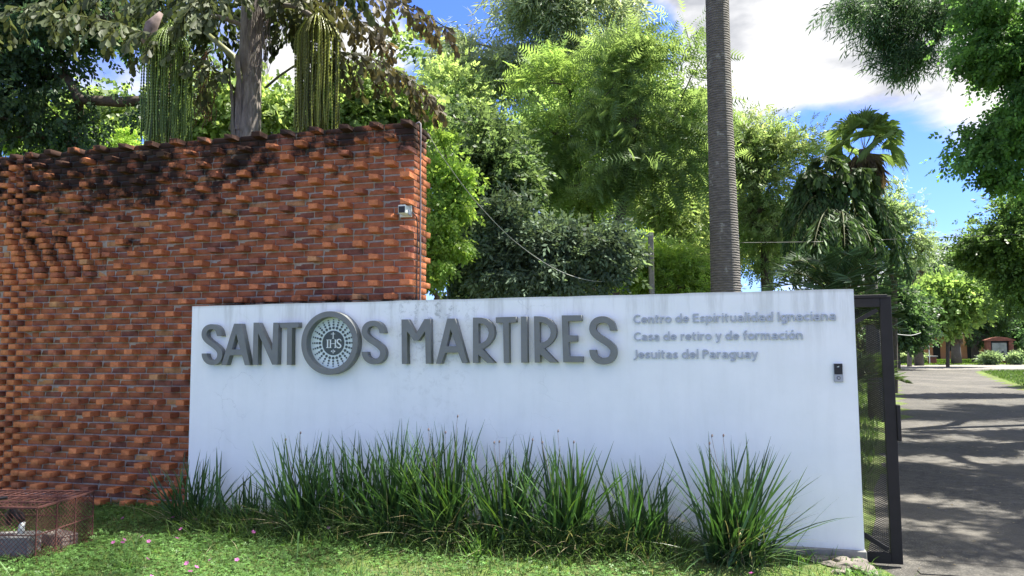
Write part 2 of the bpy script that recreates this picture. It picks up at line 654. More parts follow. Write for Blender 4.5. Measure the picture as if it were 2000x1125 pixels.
def g_np(x, y):
    xl = 3.02 + np.maximum(0, y - 6.5) * DRIVE_SLOPE
    xr = 8.3 + np.maximum(0, y - 6.5) * DRIVE_SLOPE
    lawn = np.interp(np.clip(x, -6, 3), [-6, -3.4, 0, 3], [-.11, -.06, .0, -.01])
    lawn = lawn + .014 * np.sin(x * 3.1 + y * 1.7) + .012 * np.sin(x * 1.3 - y * 4.1)
    back = np.clip((y - 8.2) / 2.0, 0, 1)
    lawn = lawn * (1 - back) + (-.10) * back
    near = np.clip((3.4 - y) / .5, 0, 1)
    lawn = lawn * (1 - near) + DZ * near
    t = np.clip((x - (xl - .38)) / .36, 0, 1); t = t * t * (3 - 2 * t)
    z = lawn * (1 - t) + DZ * t
    t2 = np.clip((x - xr) / .5, 0, 1)
    z = z * (1 - t2) + (-.10) * t2
    far = np.clip((y - 44) / 3, 0, 1)
    z = z * (1 - far) + DZ * far
    return z


def gz(x, y):
    return float(g_np(np.array([x]), np.array([y]))[0])


def build_ground():
    xs = np.concatenate([[-900, -300, -120, -60, -30, -20, -14, -10], np.arange(-8, 9.01, .12), np.arange(10, 40, 1.0), [50, 70, 120, 300, 900]])
    ys = np.concatenate([[-600, -200, -60, -20, -5, 0, 2], np.arange(2.8, 10, .12), np.arange(10.5, 50, 1.0), [60, 80, 120, 200, 400, 1500]])
    X, Y = np.meshgrid(xs, ys)
    Z = g_np(X, Y)
    V = np.stack([X.ravel(), Y.ravel(), Z.ravel()], 1)
    nx, ny = len(xs), len(ys)
    i, j = np.meshgrid(np.arange(nx - 1), np.arange(ny - 1))
    a = (j * nx + i).ravel()
    Q = np.stack([a, a + 1, a + nx + 1, a + nx], 1)
    o = link('ground', np_mesh('ground', V, Q, M['ground'], smooth_shade=True))
    tag(o, kind='structure')
    # driveway sheet
    ys = [-3.0, 1, 3, 5, 6, 6.5] + list(np.arange(8, 52, 1.5))
    v, f = [], []
    for k, y in enumerate(ys):
        l, r = drive_left(y), drive_right(y)
        wob = .06 * math.sin(y * 1.9)
        if y > 44:
            r = r + (y - 44) ** 1.5 * 1.0
        nseg = 8
        for s in range(nseg + 1):
            v.append((l + (r - l) * s / nseg + (wob if s in (0, nseg) else 0), y, DZ + .004))
        if k:
            for s in range(nseg):
                a = (k - 1) * (nseg + 1) + s
                f.append((a, a + 1, a + nseg + 2, a + nseg + 1))
    b = MB(); b.add(v, f)
    tag(b.build('driveway', M['asphalt']), kind='structure')
    # sunlit cross road beyond, bending away to the right
    b = MB()
    b.add([(22, 49.8, DZ + .008), (110, 46, DZ + .008), (120, 58, DZ + .008), (34, 60, DZ + .008), (27.5, 62, DZ + .008), (26.5, 75, DZ + .008), (24, 90, DZ + .008), (20, 90, DZ + .008), (20, 62, DZ + .008)],
          [(0, 1, 2, 3, 4, 8), (4, 5, 6, 7, 8)])
    tag(b.build('crossroad', M['road_far']), kind='structure')
    b = MB()
    b.add([(-80, -30, DZ + .004), (80, -30, DZ + .004), (80, 2.6, DZ + .008), (-80, 2.6, DZ + .004)], [(0, 1, 2, 3)])
    tag(b.build('street', M['street']), kind='structure')
    # dirt apron in front of the gate
    b = MB()
    pts = []
    for k in range(25):
        x = 2.75 + k * .25
        pts.append((x, 5.95 - .12 * (x - 2.75) + .03 * math.sin(x * 7), DZ + .008))
    bot = [(8.4, 2.7, DZ + .008), (2.9, 2.7, DZ + .008)]
    b.add(pts + bot, [tuple(range(len(pts) + 2))])
    tag(b.build('dirt_apron', M['dirt']), kind='structure')


build_ground()

# ------------------------------------------------------------------ brick wall
BW_A = R(14.1)
BW_C = W(809, 400, 7.69); BW_C.z = 0
TOP = 4.06
CP, BH, SL, HW, J = .07, .057, .22, .105, .0125
bw = empty('brick_wall', (BW_C.x, BW_C.y, 0), -BW_A,
           'tall red brick wall with rows of projecting header bricks and black mould along its top', 'wall')
bw_mat = Matrix.Translation(BW_C) @ Matrix.Rotation(-BW_A, 4, 'Z')


def brick_mesh(name, l, h, d, seed, chip=False):
    rnd = random.Random(seed)
    bm = bmesh.new()
    bmesh.ops.create_cube(bm, size=1)
    for v in bm.verts:
        v.co = Vector((v.co.x * l, v.co.y * d, v.co.z * h))
    bmesh.ops.bevel(bm, geom=list(bm.edges), offset=.0035, segments=1, affect='EDGES', profile=.5)
    for v in bm.verts:
        v.co += Vector((rnd.uniform(-1, 1), rnd.uniform(-1, 1), rnd.uniform(-1, 1))) * .0018
    if chip:
        c = Vector((rnd.choice((-1, 1)) * l / 2, -d / 2, rnd.choice((-1, 1)) * h / 2))
        for v in bm.verts:
            if (v.co - c).length < .012:
                v.co = v.co.lerp(Vector((0, 0, 0)), rnd.uniform(.10, .22))
    me = bpy.data.meshes.new(name)
    bm.to_mesh(me); bm.free()
    ca = me.color_attributes.new('tint', 'FLOAT_COLOR', 'POINT')
    ca.data.foreach_set('color', np.ones(len(me.vertices) * 4, dtype=np.float32))
    me.materials.append(M['brick'])
    return me


BR = {'S': [brick_mesh('brick_stretcher', SL, BH, HW, 10 + i, i > 3) for i in range(6)],
      'H': [brick_mesh('brick_header', HW, BH, SL, 30 + i, i > 3) for i in range(7)],
      'T': [brick_mesh('brick_bat', .1625 - J, BH, HW, 50 + i) for i in range(3)],
      'E': [brick_mesh('brick_end', .105, BH, .13, 60 + i) for i in range(3)]}


def brick_colour(rnd, header, x, z):
    t = rnd.random()
    if t < .03: c = (.36, .185, .090)
    elif t < .12: c = (.18, .072, .052)
    elif t < .60: c = (.255, .092, .050)
    else: c = (.295, .108, .054)
    if header and t > .10: c = (.40, .142, .064) if rnd.random() < .85 else (.28, .10, .055)
    # lower left paler, more orange: overhead shade elsewhere partly painted into the clay
    k = rnd.uniform(1.12, 1.42)
    warm = max(0, min(1, (-x - 2.5) / 3.5)) * .5 + max(0, min(1, (2.4 - z) / 2)) * .5
    return tuple(v * k * w for v, w in zip(c, (1 + .10 * warm, 1 + .16 * warm, 1 + .02 * warm)))


def build_brick_wall():
    rnd = random.Random(3)
    bricks = []     # (kind, x, y(depth centre), z, rot, colour)
    ULEN = 9.4
    D0 = HW / 2
    ncourse = 62
    for k in range(ncourse):
        z = TOP - CP * k - BH / 2
        B = (k % 2 == 0)

        def put(kind, u0, width, proj=0.0):
            x = -(u0 + width / 2)
            depth = D0 if kind in 'ST' else SL / 2
            jy = rnd.uniform(-.002, .002)
            rot = rnd.uniform(-.007, .007)
            if proj > 0:
                proj += rnd.uniform(-.008, .008); rot = rnd.uniform(-.035, .035)
            if k < 4 and proj == 0: jy += rnd.uniform(-.006, .002)
            c = brick_colour(rnd, kind == 'H', x, z)
            bricks.append((kind, x + rnd.uniform(-.002, .002), depth - proj + jy, z + rnd.uniform(-.002, .002), rot, c))

        u = 0.0
        off = 0.0
        seq = []
        if B:
            P = SL + HW + 2 * J
            if k % 4 == 0:
                while u < ULEN:
                    seq.append(('H', u, HW, .14)); u += HW + J
                    seq.append(('S', u, SL, 0)); u += SL + J
            else:
                seq.append(('T', u, .1625 - J, 0)); u += .1625
                u += .013
                while u < ULEN:
                    seq.append(('H', u, HW, .14)); u += HW + J
                    seq.append(('S', u, SL, 0)); u += SL + J
        else:
            u = 0
            if k % 4 == 3:
                seq.append(('H', 0, HW, 0)); u = HW + J
            while u < ULEN:
                seq.append(('S', u, SL, 0)); u += SL + J
        # checkerboard strip and patch of all-header courses
        lo = 4.87 if not (15 <= k <= 21) else (3.84 + .06 * (k % 3))
        hi = 5.24
        chk = []
        i = 0
        uu = lo
        while uu < hi:
            chk.append(('H', uu, HW, .10 if (i + k) % 2 == 0 else -.004)); uu += HW + J; i += 1
        hi2 = uu
        for (kd, u0, w, pr) in seq:
            if u0 + w > lo - J * .5 and u0 < hi2 - J * .5:
                # trim bricks that straddle the patch into bats
                if u0 < lo - .05:
                    ww = lo - J - u0
                    if ww > .03: bricks_trim.append((k, u0, ww))
                elif u0 + w > hi2 + .05:
                    ww = u0 + w - hi2
                    bricks_trim.append((k, hi2, ww))
                continue
            put(kd, u0, w, pr)
        for c in chk: put(*c)
    trims = []
    for k, u0, ww in bricks_trim:
        z = TOP - CP * k - BH / 2
        trims.append((u0, ww, z, brick_colour(rnd, False, -u0, z)))
    return bricks, trims


bricks_trim = []
bricks, trims = build_brick_wall()
# rank the bricks by how large they show
SIGN_L, SIGN_R = (371, 600), (1677, 563)


def hidden(px, py):
    if px > 376:
        t = (px - 371) / 1306
        if py > 598 + (563 - 598) * t + 2: return True
    return px < 0 or px > 860 or py > 985 or py < 0


rank = []
for i, bk in enumerate(bricks):
    wp = bw_mat @ Vector((bk[1], bk[2] - (.05 if bk[0] != 'H' else .11), bk[3]))
    px, py = project(wp)
    if hidden(px, py): continue
    dist = (wp - EYE).length
    proj = bk[0] == 'H' and bk[2] < .05
    area = ((.22 if bk[0] == 'S' else .105) * .057 + (.013 if proj else 0)) / dist ** 2
    rank.append((-area, i))
rank.sort()
chosen = set(i for _, i in rank[:300])
mr = random.Random(5)
jv, jf, jc, nv = [], [], [], 0
cache = {}


def mesh_np(me):
    if me.name not in cache:
        V = np.array([v.co[:] for v in me.vertices])
        T = []
        me.calc_loop_triangles()
        for t in me.loop_triangles: T.append(t.vertices[:])
        cache[me.name] = (V, np.array(T))
    return cache[me.name]


def join_add(V, T, c):
    global nv
    jv.append(V); jf.append(T + nv); jc.append(np.tile(np.array(c), (len(V), 1))); nv += len(V)


for i, (kind, x, y, z, rot, c) in enumerate(bricks):
    me = mr.choice(BR[kind])
    if i in chosen:
        o = link('brick', me, bw, (x, y, z), (0, 0, rot))
        o.color = (*c, 1)
    else:
        V, T = mesh_np(me)
        cs, sn = math.cos(rot), math.sin(rot)
        Rm = np.array([[cs, -sn, 0], [sn, cs, 0], [0, 0, 1]])
        join_add(V @ Rm.T + np.array([x, y, z]), T, c)
V0, T0 = mesh_np(BR['S'][0])
for (u0, ww, z, c) in trims:
    join_add(V0 * np.array([ww / SL, 1, 1]) + np.array([-(u0 + ww / 2), HW / 2, z]), T0, c)
# the wall's right end: two bats behind the face brick in each course, and headers that stick out of the back
THK = .36
rnd = random.Random(9)
for k in range(62):
    z = TOP - CP * k - BH / 2
    Ve, Te = mesh_np(BR['E'][k % 3])
    if k % 4 == 0:
        segs = [(SL - .14 + J, THK - .105)]
    elif k % 4 == 3:
        segs = [(SL + J, THK)]
    else:
        segs = [(HW + J, HW + J + .115), (HW + 2 * J + .115, THK)]
    for a, b in segs:
        if b - a < .02: continue
        V = Ve * np.array([1, (b - a) / .13, 1]) + np.array([-.0525 + rnd.uniform(-.002, .002), (a + b) / 2, z])
        join_add(V, Te, brick_colour(rnd, True, 0, z))
    if k % 2 == 0:
        u = 0 if k % 4 == 0 else .175
        while u < 9.2:
            Vh, Th = mesh_np(BR['H'][k % 7])
            join_add(Vh + np.array([-(u + HW / 2), THK - SL / 2 + .112 + .004 if u else THK - .105 + J + SL / 2 - .0, z]), Th, brick_colour(rnd, True, 0, z))
            u += .35
me = np_mesh('brickwork', np.vstack(jv), np.vstack(jf), M['brick'], np.vstack(jc))
tag(link('brickwork', me, bw), kind='stuff')
b = MB()
b.box((-9.4, .0095, TOP - CP * 62), (-.012, THK, TOP - .006))
b.build('mortar', M['mortar'], bw)


# ------------------------------------------------------------------ white sign wall
WA = math.atan(.29)
WR = W(1677, 800, 6.06); WL = W(371, 780, 7.87)
ang = math.atan2(WL.y - WR.y, WR.x - WL.x)
WLEN = math.hypot(WR.x - WL.x, WR.y - WL.y)
SW_H = 2.135
sw = empty('sign_wall', (WL.x, WL.y, 0), -ang, 'long low white painted wall with raised grey lettering and round emblem', 'sign wall')
sw_mat = Matrix.Translation(Vector((WL.x, WL.y, 0))) @ Matrix.Rotation(-ang, 4, 'Z')
sw_inv = sw_mat.inverted()


def on_wall(px, py, off=0.0):
    """local (x,z) of the sign wall seen at a photo pixel, on the plane OFF metres in front of its face"""
    e = sw_inv @ EYE
    d = fwd + rt * ((px - 1000.0) / F) - upv * ((py - 562.5) / F)
    dl = sw_inv.to_3x3() @ d
    t = (-off - e.y) / dl.y
    p = e + dl * t
    return p.x, p.z


def build_sign_body():
    bm = bmesh.new()
    T = .145
    n = 40
    # slightly uneven top line
    rndm = random.Random(4)
    top = [SW_H + rndm.uniform(-.003, .003) for _ in range(n + 1)]
    vs = []
    for i in range(n + 1):
        x = WLEN * i / n
        vs.append([bm.verts.new((x, 0, -.3)), bm.verts.new((x, 0, top[i])), bm.verts.new((x, T, top[i] + .002)), bm.verts.new((x, T, -.3))])
    for i in range(n):
        a, c = vs[i], vs[i + 1]
        for k in range(4):
            bm.faces.new((a[k], a[(k + 1) % 4], c[(k + 1) % 4], c[k]))
    bm.faces.new(vs[0][::-1]); bm.faces.new(vs[-1])
    bmesh.ops.recalc_face_normals(bm, faces=bm.faces)
    me = bpy.data.meshes.new('wall_panel')
    bm.to_mesh(me); bm.free()
    me.materials.append(M['paint'])
    link('wall_panel', me, sw)
    b = MB()
    b.box((0.05, -.035, -.3), (WLEN + .012, .16, .045))
    b.build('footing', M['concrete'], sw, bevel=.006)


build_sign_body()
LT = .062     # thickness of the letters


def curve_shape(name, loops, off, mat, parent, thick=LT, bev=.0015):
    """filled outlines (local x,z on the wall) extruded forward of the wall"""
    cu = bpy.data.curves.new(name, 'CURVE')
    cu.dimensions = '2D'
    cu.fill_mode = 'BOTH'
    cu.extrude = thick / 2
    cu.bevel_depth = bev
    cu.offset = -bev
    for lp in loops:
        sp = cu.splines.new('POLY')
        sp.points.add(len(lp) - 1)
        for p, (x, z) in zip(sp.points, lp):
            p.co = (x, z, 0, 1)
        sp.use_cyclic_u = True
    ob = bpy.data.objects.new(name, cu)
    COL.objects.link(ob)
    dg = bpy.context.evaluated_depsgraph_get()
    me = bpy.data.meshes.new_from_object(ob.evaluated_get(dg))
    bpy.data.objects.remove(ob)
    bpy.data.curves.remove(cu)
    me.transform(Matrix.Rotation(R(90), 4, 'X'))
    me.transform(Matrix.Translation((0, -off - thick / 2 - bev, 0)))
    me.materials.clear(); me.materials.append(mat)
    me.name = name
    return link(name, me, parent)


def catmull(pts, n=6):
    P = [pts[0]] + list(pts) + [pts[-1]]
    out = []
    for i in range(1, len(P) - 2):
        for s in range(n):
            t = s / n
            o = []
            for k in range(2):
                a, b, c, d = P[i - 1][k], P[i][k], P[i + 1][k], P[i + 2][k]
                o.append(.5 * (2 * b + (-a + c) * t + (2 * a - 5 * b + 4 * c - d) * t * t + (-a + 3 * b - 3 * c + d) * t ** 3))
            out.append(tuple(o))
    out.append(pts[-1])
    return out


def s_outline(xl, xr, yt, yb, t1, t2, w):
    base = [(500, 425), (475, 320), (425, 260), (350, 235), (265, 252), (208, 310), (190, 390), (208, 460), (270, 530), (350, 588),
            (430, 650), (490, 720), (506, 795), (490, 870), (440, 930), (360, 952), (285, 938), (228, 890), (200, 830), (192, 770)]
    ym = (yt + yb) / 2

    def mp(p):
        x = xl + (p[0] - 190) / (506 - 190) * (xr - xl)
        y = yt + (p[1] - 235) / (952 - 235) * (yb - yt)
        return (x, y)
    c = [mp(p) for p in base]
    c[0] = (c[0][0], t1); c[-1] = (c[-1][0], t2)
    c = catmull(c, 5)
    Lp, Rp = [], []
    for i, p in enumerate(c):
        a = c[max(i - 1, 0)]; b = c[min(i + 1, len(c) - 1)]
        dx, dy = b[0] - a[0], b[1] - a[1]
        if i == 0 or i == len(c) - 1: dx, dy = 0, (1 if i else 1) * (-1)
        ln = math.hypot(dx, dy); dx /= ln; dy /= ln
        Lp.append((p[0] - dy * w / 2, p[1] + dx * w / 2)); Rp.append((p[0] + dy * w / 2, p[1] - dx * w / 2))
    return Lp + Rp[::-1]


def px_loop(lp, ox, oy, s, off=LT + .004):
    return [on_wall(ox + x / s, oy + y / s, off) for x, y in lp]


S1, S2 = 10.225, 9.376
letters = [
    ('S', (380, 615, S1), [s_outline(191, 505, 235, 952, 425, 770, 100)]),
    ('A', (380, 615, S1), [[(535, 1005), (790, 175), (938, 175), (1105, 1005), (1005, 1005), (950, 812), (705, 808), (645, 1005)], [(832, 375), (745, 690), (912, 690)]]),
    ('N', (480, 615, S1), [[(140, 1000), (158, 155), (265, 155), (528, 715), (552, 155), (652, 155), (638, 995), (530, 995), (250, 370), (243, 1000)]]),
    ('T', (480, 615, S1), [[(688, 158), (1055, 148), (1055, 255), (925, 257), (920, 1000), (820, 1000), (828, 260), (690, 257)]]),
    ('S', (690, 605, S2), [s_outline(206, 542, 250, 948, 430, 770, 103)]),
    ('M', (690, 605, S2), [[(890, 995), (883, 178), (1005, 175), (1148, 440), (1303, 170), (1415, 168), (1425, 990), (1328, 990), (1315, 395), (1192, 568), (1110, 568), (985, 390), (993, 995)]]),
    ('A', (840, 605, S2), [[(108, 990), (315, 160), (462, 160), (690, 975), (590, 977), (515, 785), (275, 790), (210, 990)], [(378, 360), (298, 670), (478, 665)]]),
    ('R', (840, 605, S2), [[(785, 975), (785, 143), (950, 143), (1040, 168), (1115, 225), (1165, 310), (1182, 420), (1162, 520), (1112, 600), (1040, 670), (955, 722), (1190, 975), (1045, 975), (882, 820), (882, 975)],
                           [(885, 250), (950, 256), (1012, 290), (1056, 345), (1075, 420), (1060, 500), (1018, 565), (952, 608), (885, 620)]]),
    ('T', (840, 605, S2), [[(1203, 138), (1575, 125), (1575, 232), (1443, 238), (1450, 975), (1350, 977), (1335, 240), (1205, 242)]]),
    ('I', (990, 605, S2), [[(255, 123), (368, 123), (378, 970), (262, 970)]]),
    ('R', (990, 605, S2), [[(510, 968), (495, 118), (620, 118), (725, 138), (820, 195), (885, 285), (912, 400), (893, 500), (840, 585), (765, 660), (680, 710), (935, 968), (790, 968), (608, 815), (608, 968)],
                           [(598, 228), (680, 242), (748, 288), (790, 350), (802, 420), (787, 490), (742, 552), (682, 590), (600, 603)]]),
    ('E', (1090, 605, S2), [[(95, 962), (65, 103), (430, 97), (430, 205), (180, 212), (188, 467), (350, 470), (350, 582), (192, 590), (205, 850), (450, 855), (455, 962)]]),
    ('S', (1090, 605, S2), [s_outline(631, 1018, 177, 942, 383, 733, 122)]),
]
ORD = {'S': 'grey raised capital letter S', 'A': 'grey raised capital letter A', 'N': 'grey raised capital letter N', 'T': 'grey raised capital letter T',
       'M': 'grey raised capital letter M', 'R': 'grey raised capital letter R', 'I': 'grey raised capital letter I', 'E': 'grey raised capital letter E'}
for ch, (ox, oy, s), loops in letters:
    o = curve_shape('letter', [px_loop(lp, ox, oy, s) for lp in loops], .004, M['letter'], sw)
    o['label'] = ORD[ch]

# emblem: ring, recessed disc, rays of dots, monogram
cx, cz = on_wall(644.0, 669.8, LT + .02)
RO = .312
x0, _ = on_wall(587.6, 669.8, LT + .02)


def circ(r, n=72, cx=cx, cz=cz):
    return [(cx + r * math.cos(2 * math.pi * i / n), cz + r * math.sin(2 * math.pi * i / n)) for i in range(n)]


emb = curve_shape('emblem_ring', [circ(RO), circ(RO * .815)], .004, M['letter'], sw, LT + .022, .003)
emb['label'] = 'thick grey ring standing for the letter O'
d = curve_shape('emblem_disc', [circ(RO * .83)], .003, M['disc'], emb, .006, .0)
yo = -.0136


def flat(name, polys, mat, parent, y=yo, th=.0012):
    b = MB()
    for pl in polys: b.prism(pl, y - th, y)
    return b.build(name, mat, parent)


K = .93
dots = []
for i in range(24):
    a = math.pi / 2 + i * 2 * math.pi / 24
    for r, rr in ((.152, .0142), (.184, .0112), (.210, .0088), (.233, .0068)):
        dots.append(circ(rr * K * 1.06, 10, cx + r * K * 1.06 * math.cos(a), cz + r * K * 1.06 * math.sin(a)))
o = flat('ray_dots', dots, M['emblem_dark'], emb); o['kind'] = 'stuff'
flat('centre_disc', [circ(.1215, 48)], M['emblem_dark'], emb)


def rect(x, z, w, h):
    return [(cx + x - w / 2, cz + z - h / 2), (cx + x + w / 2, cz + z - h / 2), (cx + x + w / 2, cz + z + h / 2), (cx + x - w / 2, cz + z + h / 2)]


u_ = .1215 / 430.0     # crop pixels of the enlarged emblem to metres; centre at (575,545)
def er(xa, ya, xb, yb):
    k = u_ * 1.08
    return [(cx + (xa - 575) * k, cz - (yb - 545) * u_), (cx + (xb - 575) * k, cz - (yb - 545) * u_), (cx + (xb - 575) * k, cz - (ya - 545) * u_), (cx + (xa - 575) * k, cz - (ya - 545) * u_)]


mono = [er(558, 165, 586, 390), er(485, 222, 558, 240), er(586, 222, 645, 240), er(535, 376, 557, 392), er(587, 376, 610, 392),
        er(350, 445, 395, 700), er(322, 428, 440, 444), er(322, 701, 440, 718),
        er(455, 445, 497, 700), er(441, 428, 512, 444), er(441, 701, 512, 718),
        er(635, 445, 675, 700), er(618, 428, 692, 444), er(618, 701, 692, 718), er(498, 560, 634, 578)]
y2 = yo - .0014
flat('monogram', mono, M['emblem_white'], emb, y2)


def stroke(pts, w, taper=None):
    P = catmull(pts, 5)
    polys = []
    for i in range(len(P) - 1):
        (xa, ya), (xb, yb) = P[i], P[i + 1]
        t = i / (len(P) - 1)
        ww = w * (.45 + .75 * math.sin(math.pi * t))
        dx, dy = xb - xa, yb - ya
        L_ = math.hypot(dx, dy) or 1
        nx_, ny_ = -dy / L_ * ww / 2, dx / L_ * ww / 2
        ex, ey = dx * .15, dy * .15
        q = [(xa + nx_ - ex, ya + ny_ - ey), (xb + nx_ + ex, yb + ny_ + ey), (xb - nx_ + ex, yb - ny_ + ey), (xa - nx_ - ex, ya - ny_ - ey)]
        polys.append([(cx + (x - 575) * u_ * 1.08, cz - (y - 545) * u_) for x, y in q])
    return polys


sp = [(858, 500), (845, 440), (790, 420), (735, 445), (722, 500), (760, 555), (815, 595), (855, 650), (835, 700), (780, 715), (725, 700), (705, 640)]
b = MB()
for i, pl in enumerate(stroke(sp, 42)):
    b.prism(pl, y2 - .0013 - .00004 * i, y2 - .00002 * i)
b.build('monogram_s', M['emblem_white'], emb)
nails = [[(575, 935), (540, 870), (482, 838), (520, 800)], [(575, 920), (560, 780), (595, 780)], [(575, 935), (628, 800), (666, 838), (610, 875)]]
flat('nails', [[(cx + (x - 575) * u_, cz - (y - 545) * u_) for x, y in n] for n in nails], M['emblem_white'], emb, y2)


def arc(cx_, cy_, rx_, ry_, a0, a1, n=9):
    return [(cx_ + rx_ * math.cos(R(a0 + (a1 - a0) * i / n)), cy_ + ry_ * math.sin(R(a0 + (a1 - a0) * i / n))) for i in range(n + 1)]


X = .52        # x height, capitals 0.72; stroke centre lines keep half a stroke inside
SW = .118
h_ = SW / 2
bowl = lambda w: arc(w / 2, X / 2, w / 2 - h_, X / 2 - h_, 0, 360, 20)
GLYPH = {      # advance width, centre lines
    'C': (.60, [arc(.36, .36, .36 - h_, .36 - h_, 52, 308, 16)]),
    'E': (.50, [[(h_, h_), (h_, .72 - h_)], [(h_, .72 - h_), (.46, .72 - h_)], [(h_, .37), (.42, .37)], [(h_, h_), (.46, h_)]]),
    'I': (.18, [[(.09, 0), (.09, .72)]]),
    'J': (.32, [[(.22, .72), (.22, .12), (.17, .02), (.06, -.05), (-.02, -.06)]]),
    'P': (.50, [[(h_, 0), (h_, .72 - h_)], [(h_, .72 - h_), (.24, .72 - h_)] + arc(.24, .72 - h_ - .16, .18, .16, 90, -90, 10) + [(h_, .72 - h_ - .32)]]),
    'a': (.50, [[(.08, X - .10)] + arc(.24, X - .19, .165, .13, 110, 0, 7) + [(.405, 0)], arc(.235, .16, .18, .105, -60, 300, 16)]),
    'c': (.44, [arc(.27, X / 2, .27 - h_, X / 2 - h_, 55, 305, 14)]),
    'd': (.56, [arc(.25, X / 2, .25 - h_, X / 2 - h_, 0, 360, 18), [(.46, 0), (.46, .76)]]),
    'e': (.50, [[(.08, X / 2 - .01), (.43, X / 2 - .01)] + arc(.25, X / 2, .25 - h_, X / 2 - h_, 0, 315, 17)]),
    'f': (.32, [[(.13, 0), (.13, .56)] + arc(.27, .58, .14, .13, 180, 75, 6), [(.02, X - h_), (.29, X - h_)]]),
    'g': (.54, [arc(.25, X / 2, .25 - h_, X / 2 - h_, 0, 360, 18), [(.46, X), (.46, -.02)] + arc(.26, -.03, .20, .14, 0, -135, 8)]),
    'i': (.20, [[(.10, 0), (.10, X)], [(.10, .655), (.10, .70)]]),
    'l': (.20, [[(.10, 0), (.10, .76)]]),
    'm': (.80, [[(.09, 0), (.09, X)], arc(.235, X - h_ - .15, .145, .15, 170, 0, 8) + [(.38, 0)], arc(.53, X - h_ - .15, .15, .15, 170, 0, 8) + [(.68, 0)]]),
    'n': (.54, [[(.09, 0), (.09, X)], arc(.26, X - h_ - .17, .17, .17, 170, 0, 8) + [(.43, 0)]]),
    'o': (.54, [arc(.27, X / 2, .27 - h_, X / 2 - h_, 0, 360, 20)]),
    'p': (.56, [arc(.30, X / 2, .25 - h_, X / 2 - h_, 0, 360, 18), [(.09, X), (.09, -.20)]]),
    'r': (.36, [[(.09, 0), (.09, X)], arc(.27, X - h_ - .18, .18, .18, 170, 75, 6)]),
    's': (.42, [[(.35, X - .10), (.27, X - h_), (.17, X - h_ - .005), (.09, X - .13), (.11, X - .21), (.22, X - .26), (.32, .19), (.34, .12), (.27, h_), (.16, h_), (.05, .10)]]),
    't': (.36, [[(.13, .66), (.13, .14)] + arc(.23, .15, .10, .10, 180, 285, 6), [(.02, X - h_), (.31, X - h_)]]),
    'u': (.54, [[(.09, X), (.09, .22)] + arc(.25, .22, .16, .165, 180, 360, 8), [(.43, 0), (.43, X)]]),
    'y': (.48, [[(.05, X), (.25, .03)], [(.43, X), (.22, -.08), (.15, -.15), (.05, -.16)]]),
}
GLYPH['ó'] = (.54, GLYPH['o'][1] + [[(.25, .62), (.35, .74)]])


def text_line(txt, pxa, pya, pxb, pyb, off=.012):
    xa, za = on_wall(pxa, pya, off); xb, zb = on_wall(pxb, pyb, off)
    adv = 0
    strokes = []
    for ch in txt:
        if ch == ' ':
            adv += .24; continue
        w_, lines = GLYPH[ch]
        for ln in lines: strokes.append([(x + adv, y) for x, y in ln])
        adv += w_ + .035
    s = (xb - xa) / (adv - .035)
    z0 = (za + zb) / 2
    b = MB()
    for i, ln in enumerate(strokes):
        front = -.014 - .0003 * (i % 5)
        P_ = [Vector((xa + x * s, 0, z0 + y * s)) for x, y in ln]
        closed = (P_[0] - P_[-1]).length < 1e-6
        n = len(P_)
        vs = []
        for k, p in enumerate(P_):
            if closed: a, c = P_[(k - 1) % (n - 1)], P_[(k + 1) % (n - 1)]
            else: a, c = P_[max(k - 1, 0)], P_[min(k + 1, n - 1)]
            d_ = (c - a).normalized()
            nx_ = Vector((-d_.z, 0, d_.x)) * SW * s / 2
            for q, y_ in ((p + nx_, front), (p - nx_, front), (p - nx_, .002), (p + nx_, .002)):
                vs.append((q.x, y_, q.z))
        fs = []
        for k in range(n - 1):
            for e in range(4):
                fs.append((k * 4 + e, k * 4 + (e + 1) % 4, (k + 1) * 4 + (e + 1) % 4, (k + 1) * 4 + e))
        fs += [(0, 1, 2, 3), tuple((n - 1) * 4 + e for e in (3, 2, 1, 0))]
        b.add(vs, fs)
    return b.build('text_line', M['small_letter'], sw)


for (t, a, b_, c, d_, lb) in (('Centro de Espiritualidad Ignaciana', 1237, 631, 1634, 627, 'upper line of pale raised lettering'),
                              ('Casa de retiro y de formación', 1238, 665.5, 1570, 663.5, 'middle line of pale raised lettering'),
                              ('Jesuitas del Paraguay', 1238, 701, 1481, 700, 'lower line of pale raised lettering')):
    o = text_line(t, a, b_, c, d_); o['label'] = lb

# intercom
ix, iz = on_wall(1637.5, 728, .02)
ic = empty('intercom', sw_mat @ Vector((ix, 0, iz - .075)), -ang, 'small black and silver door intercom on the white wall right end', 'intercom')
b = MB(); b.box((-.034, -.022, -.0), (.034, -.001, .15)); b.build('housing', M['silver'], ic, bevel=.003)
b = MB(); b.box((-.031, -.026, .062), (.031, -.0222, .148)); b.build('camera_panel', M['black_plastic'], ic, bevel=.001)
b = MB(); b.tube([(0, -.0222, .033), (0, -.025, .033)], .014, 20); bt = b.build('call_button', M['black_plastic'], ic)
b = MB(); b.tube([(0, -.0252, .033), (0, -.0262, .033)], .010, 20); b.build('button_cap', M['silver'], bt)
b = MB(); b.tube([(.0, -.0262, .085), (0, -.0275, .085)], .006, 14); b.build('lens', M['black_plastic'], ic)
b = MB()
for i in range(3): b.box((-.010 + i * .006, -.0272, .120), (-.006 + i * .006, -.0262, .124 + i * .003))
b.build('screen_mark', M['emblem_white'], ic)


# security camera, conduit, cable on the brick wall corner
def bwp(x, y, z):
    return bw_mat @ Vector((x, y, z))


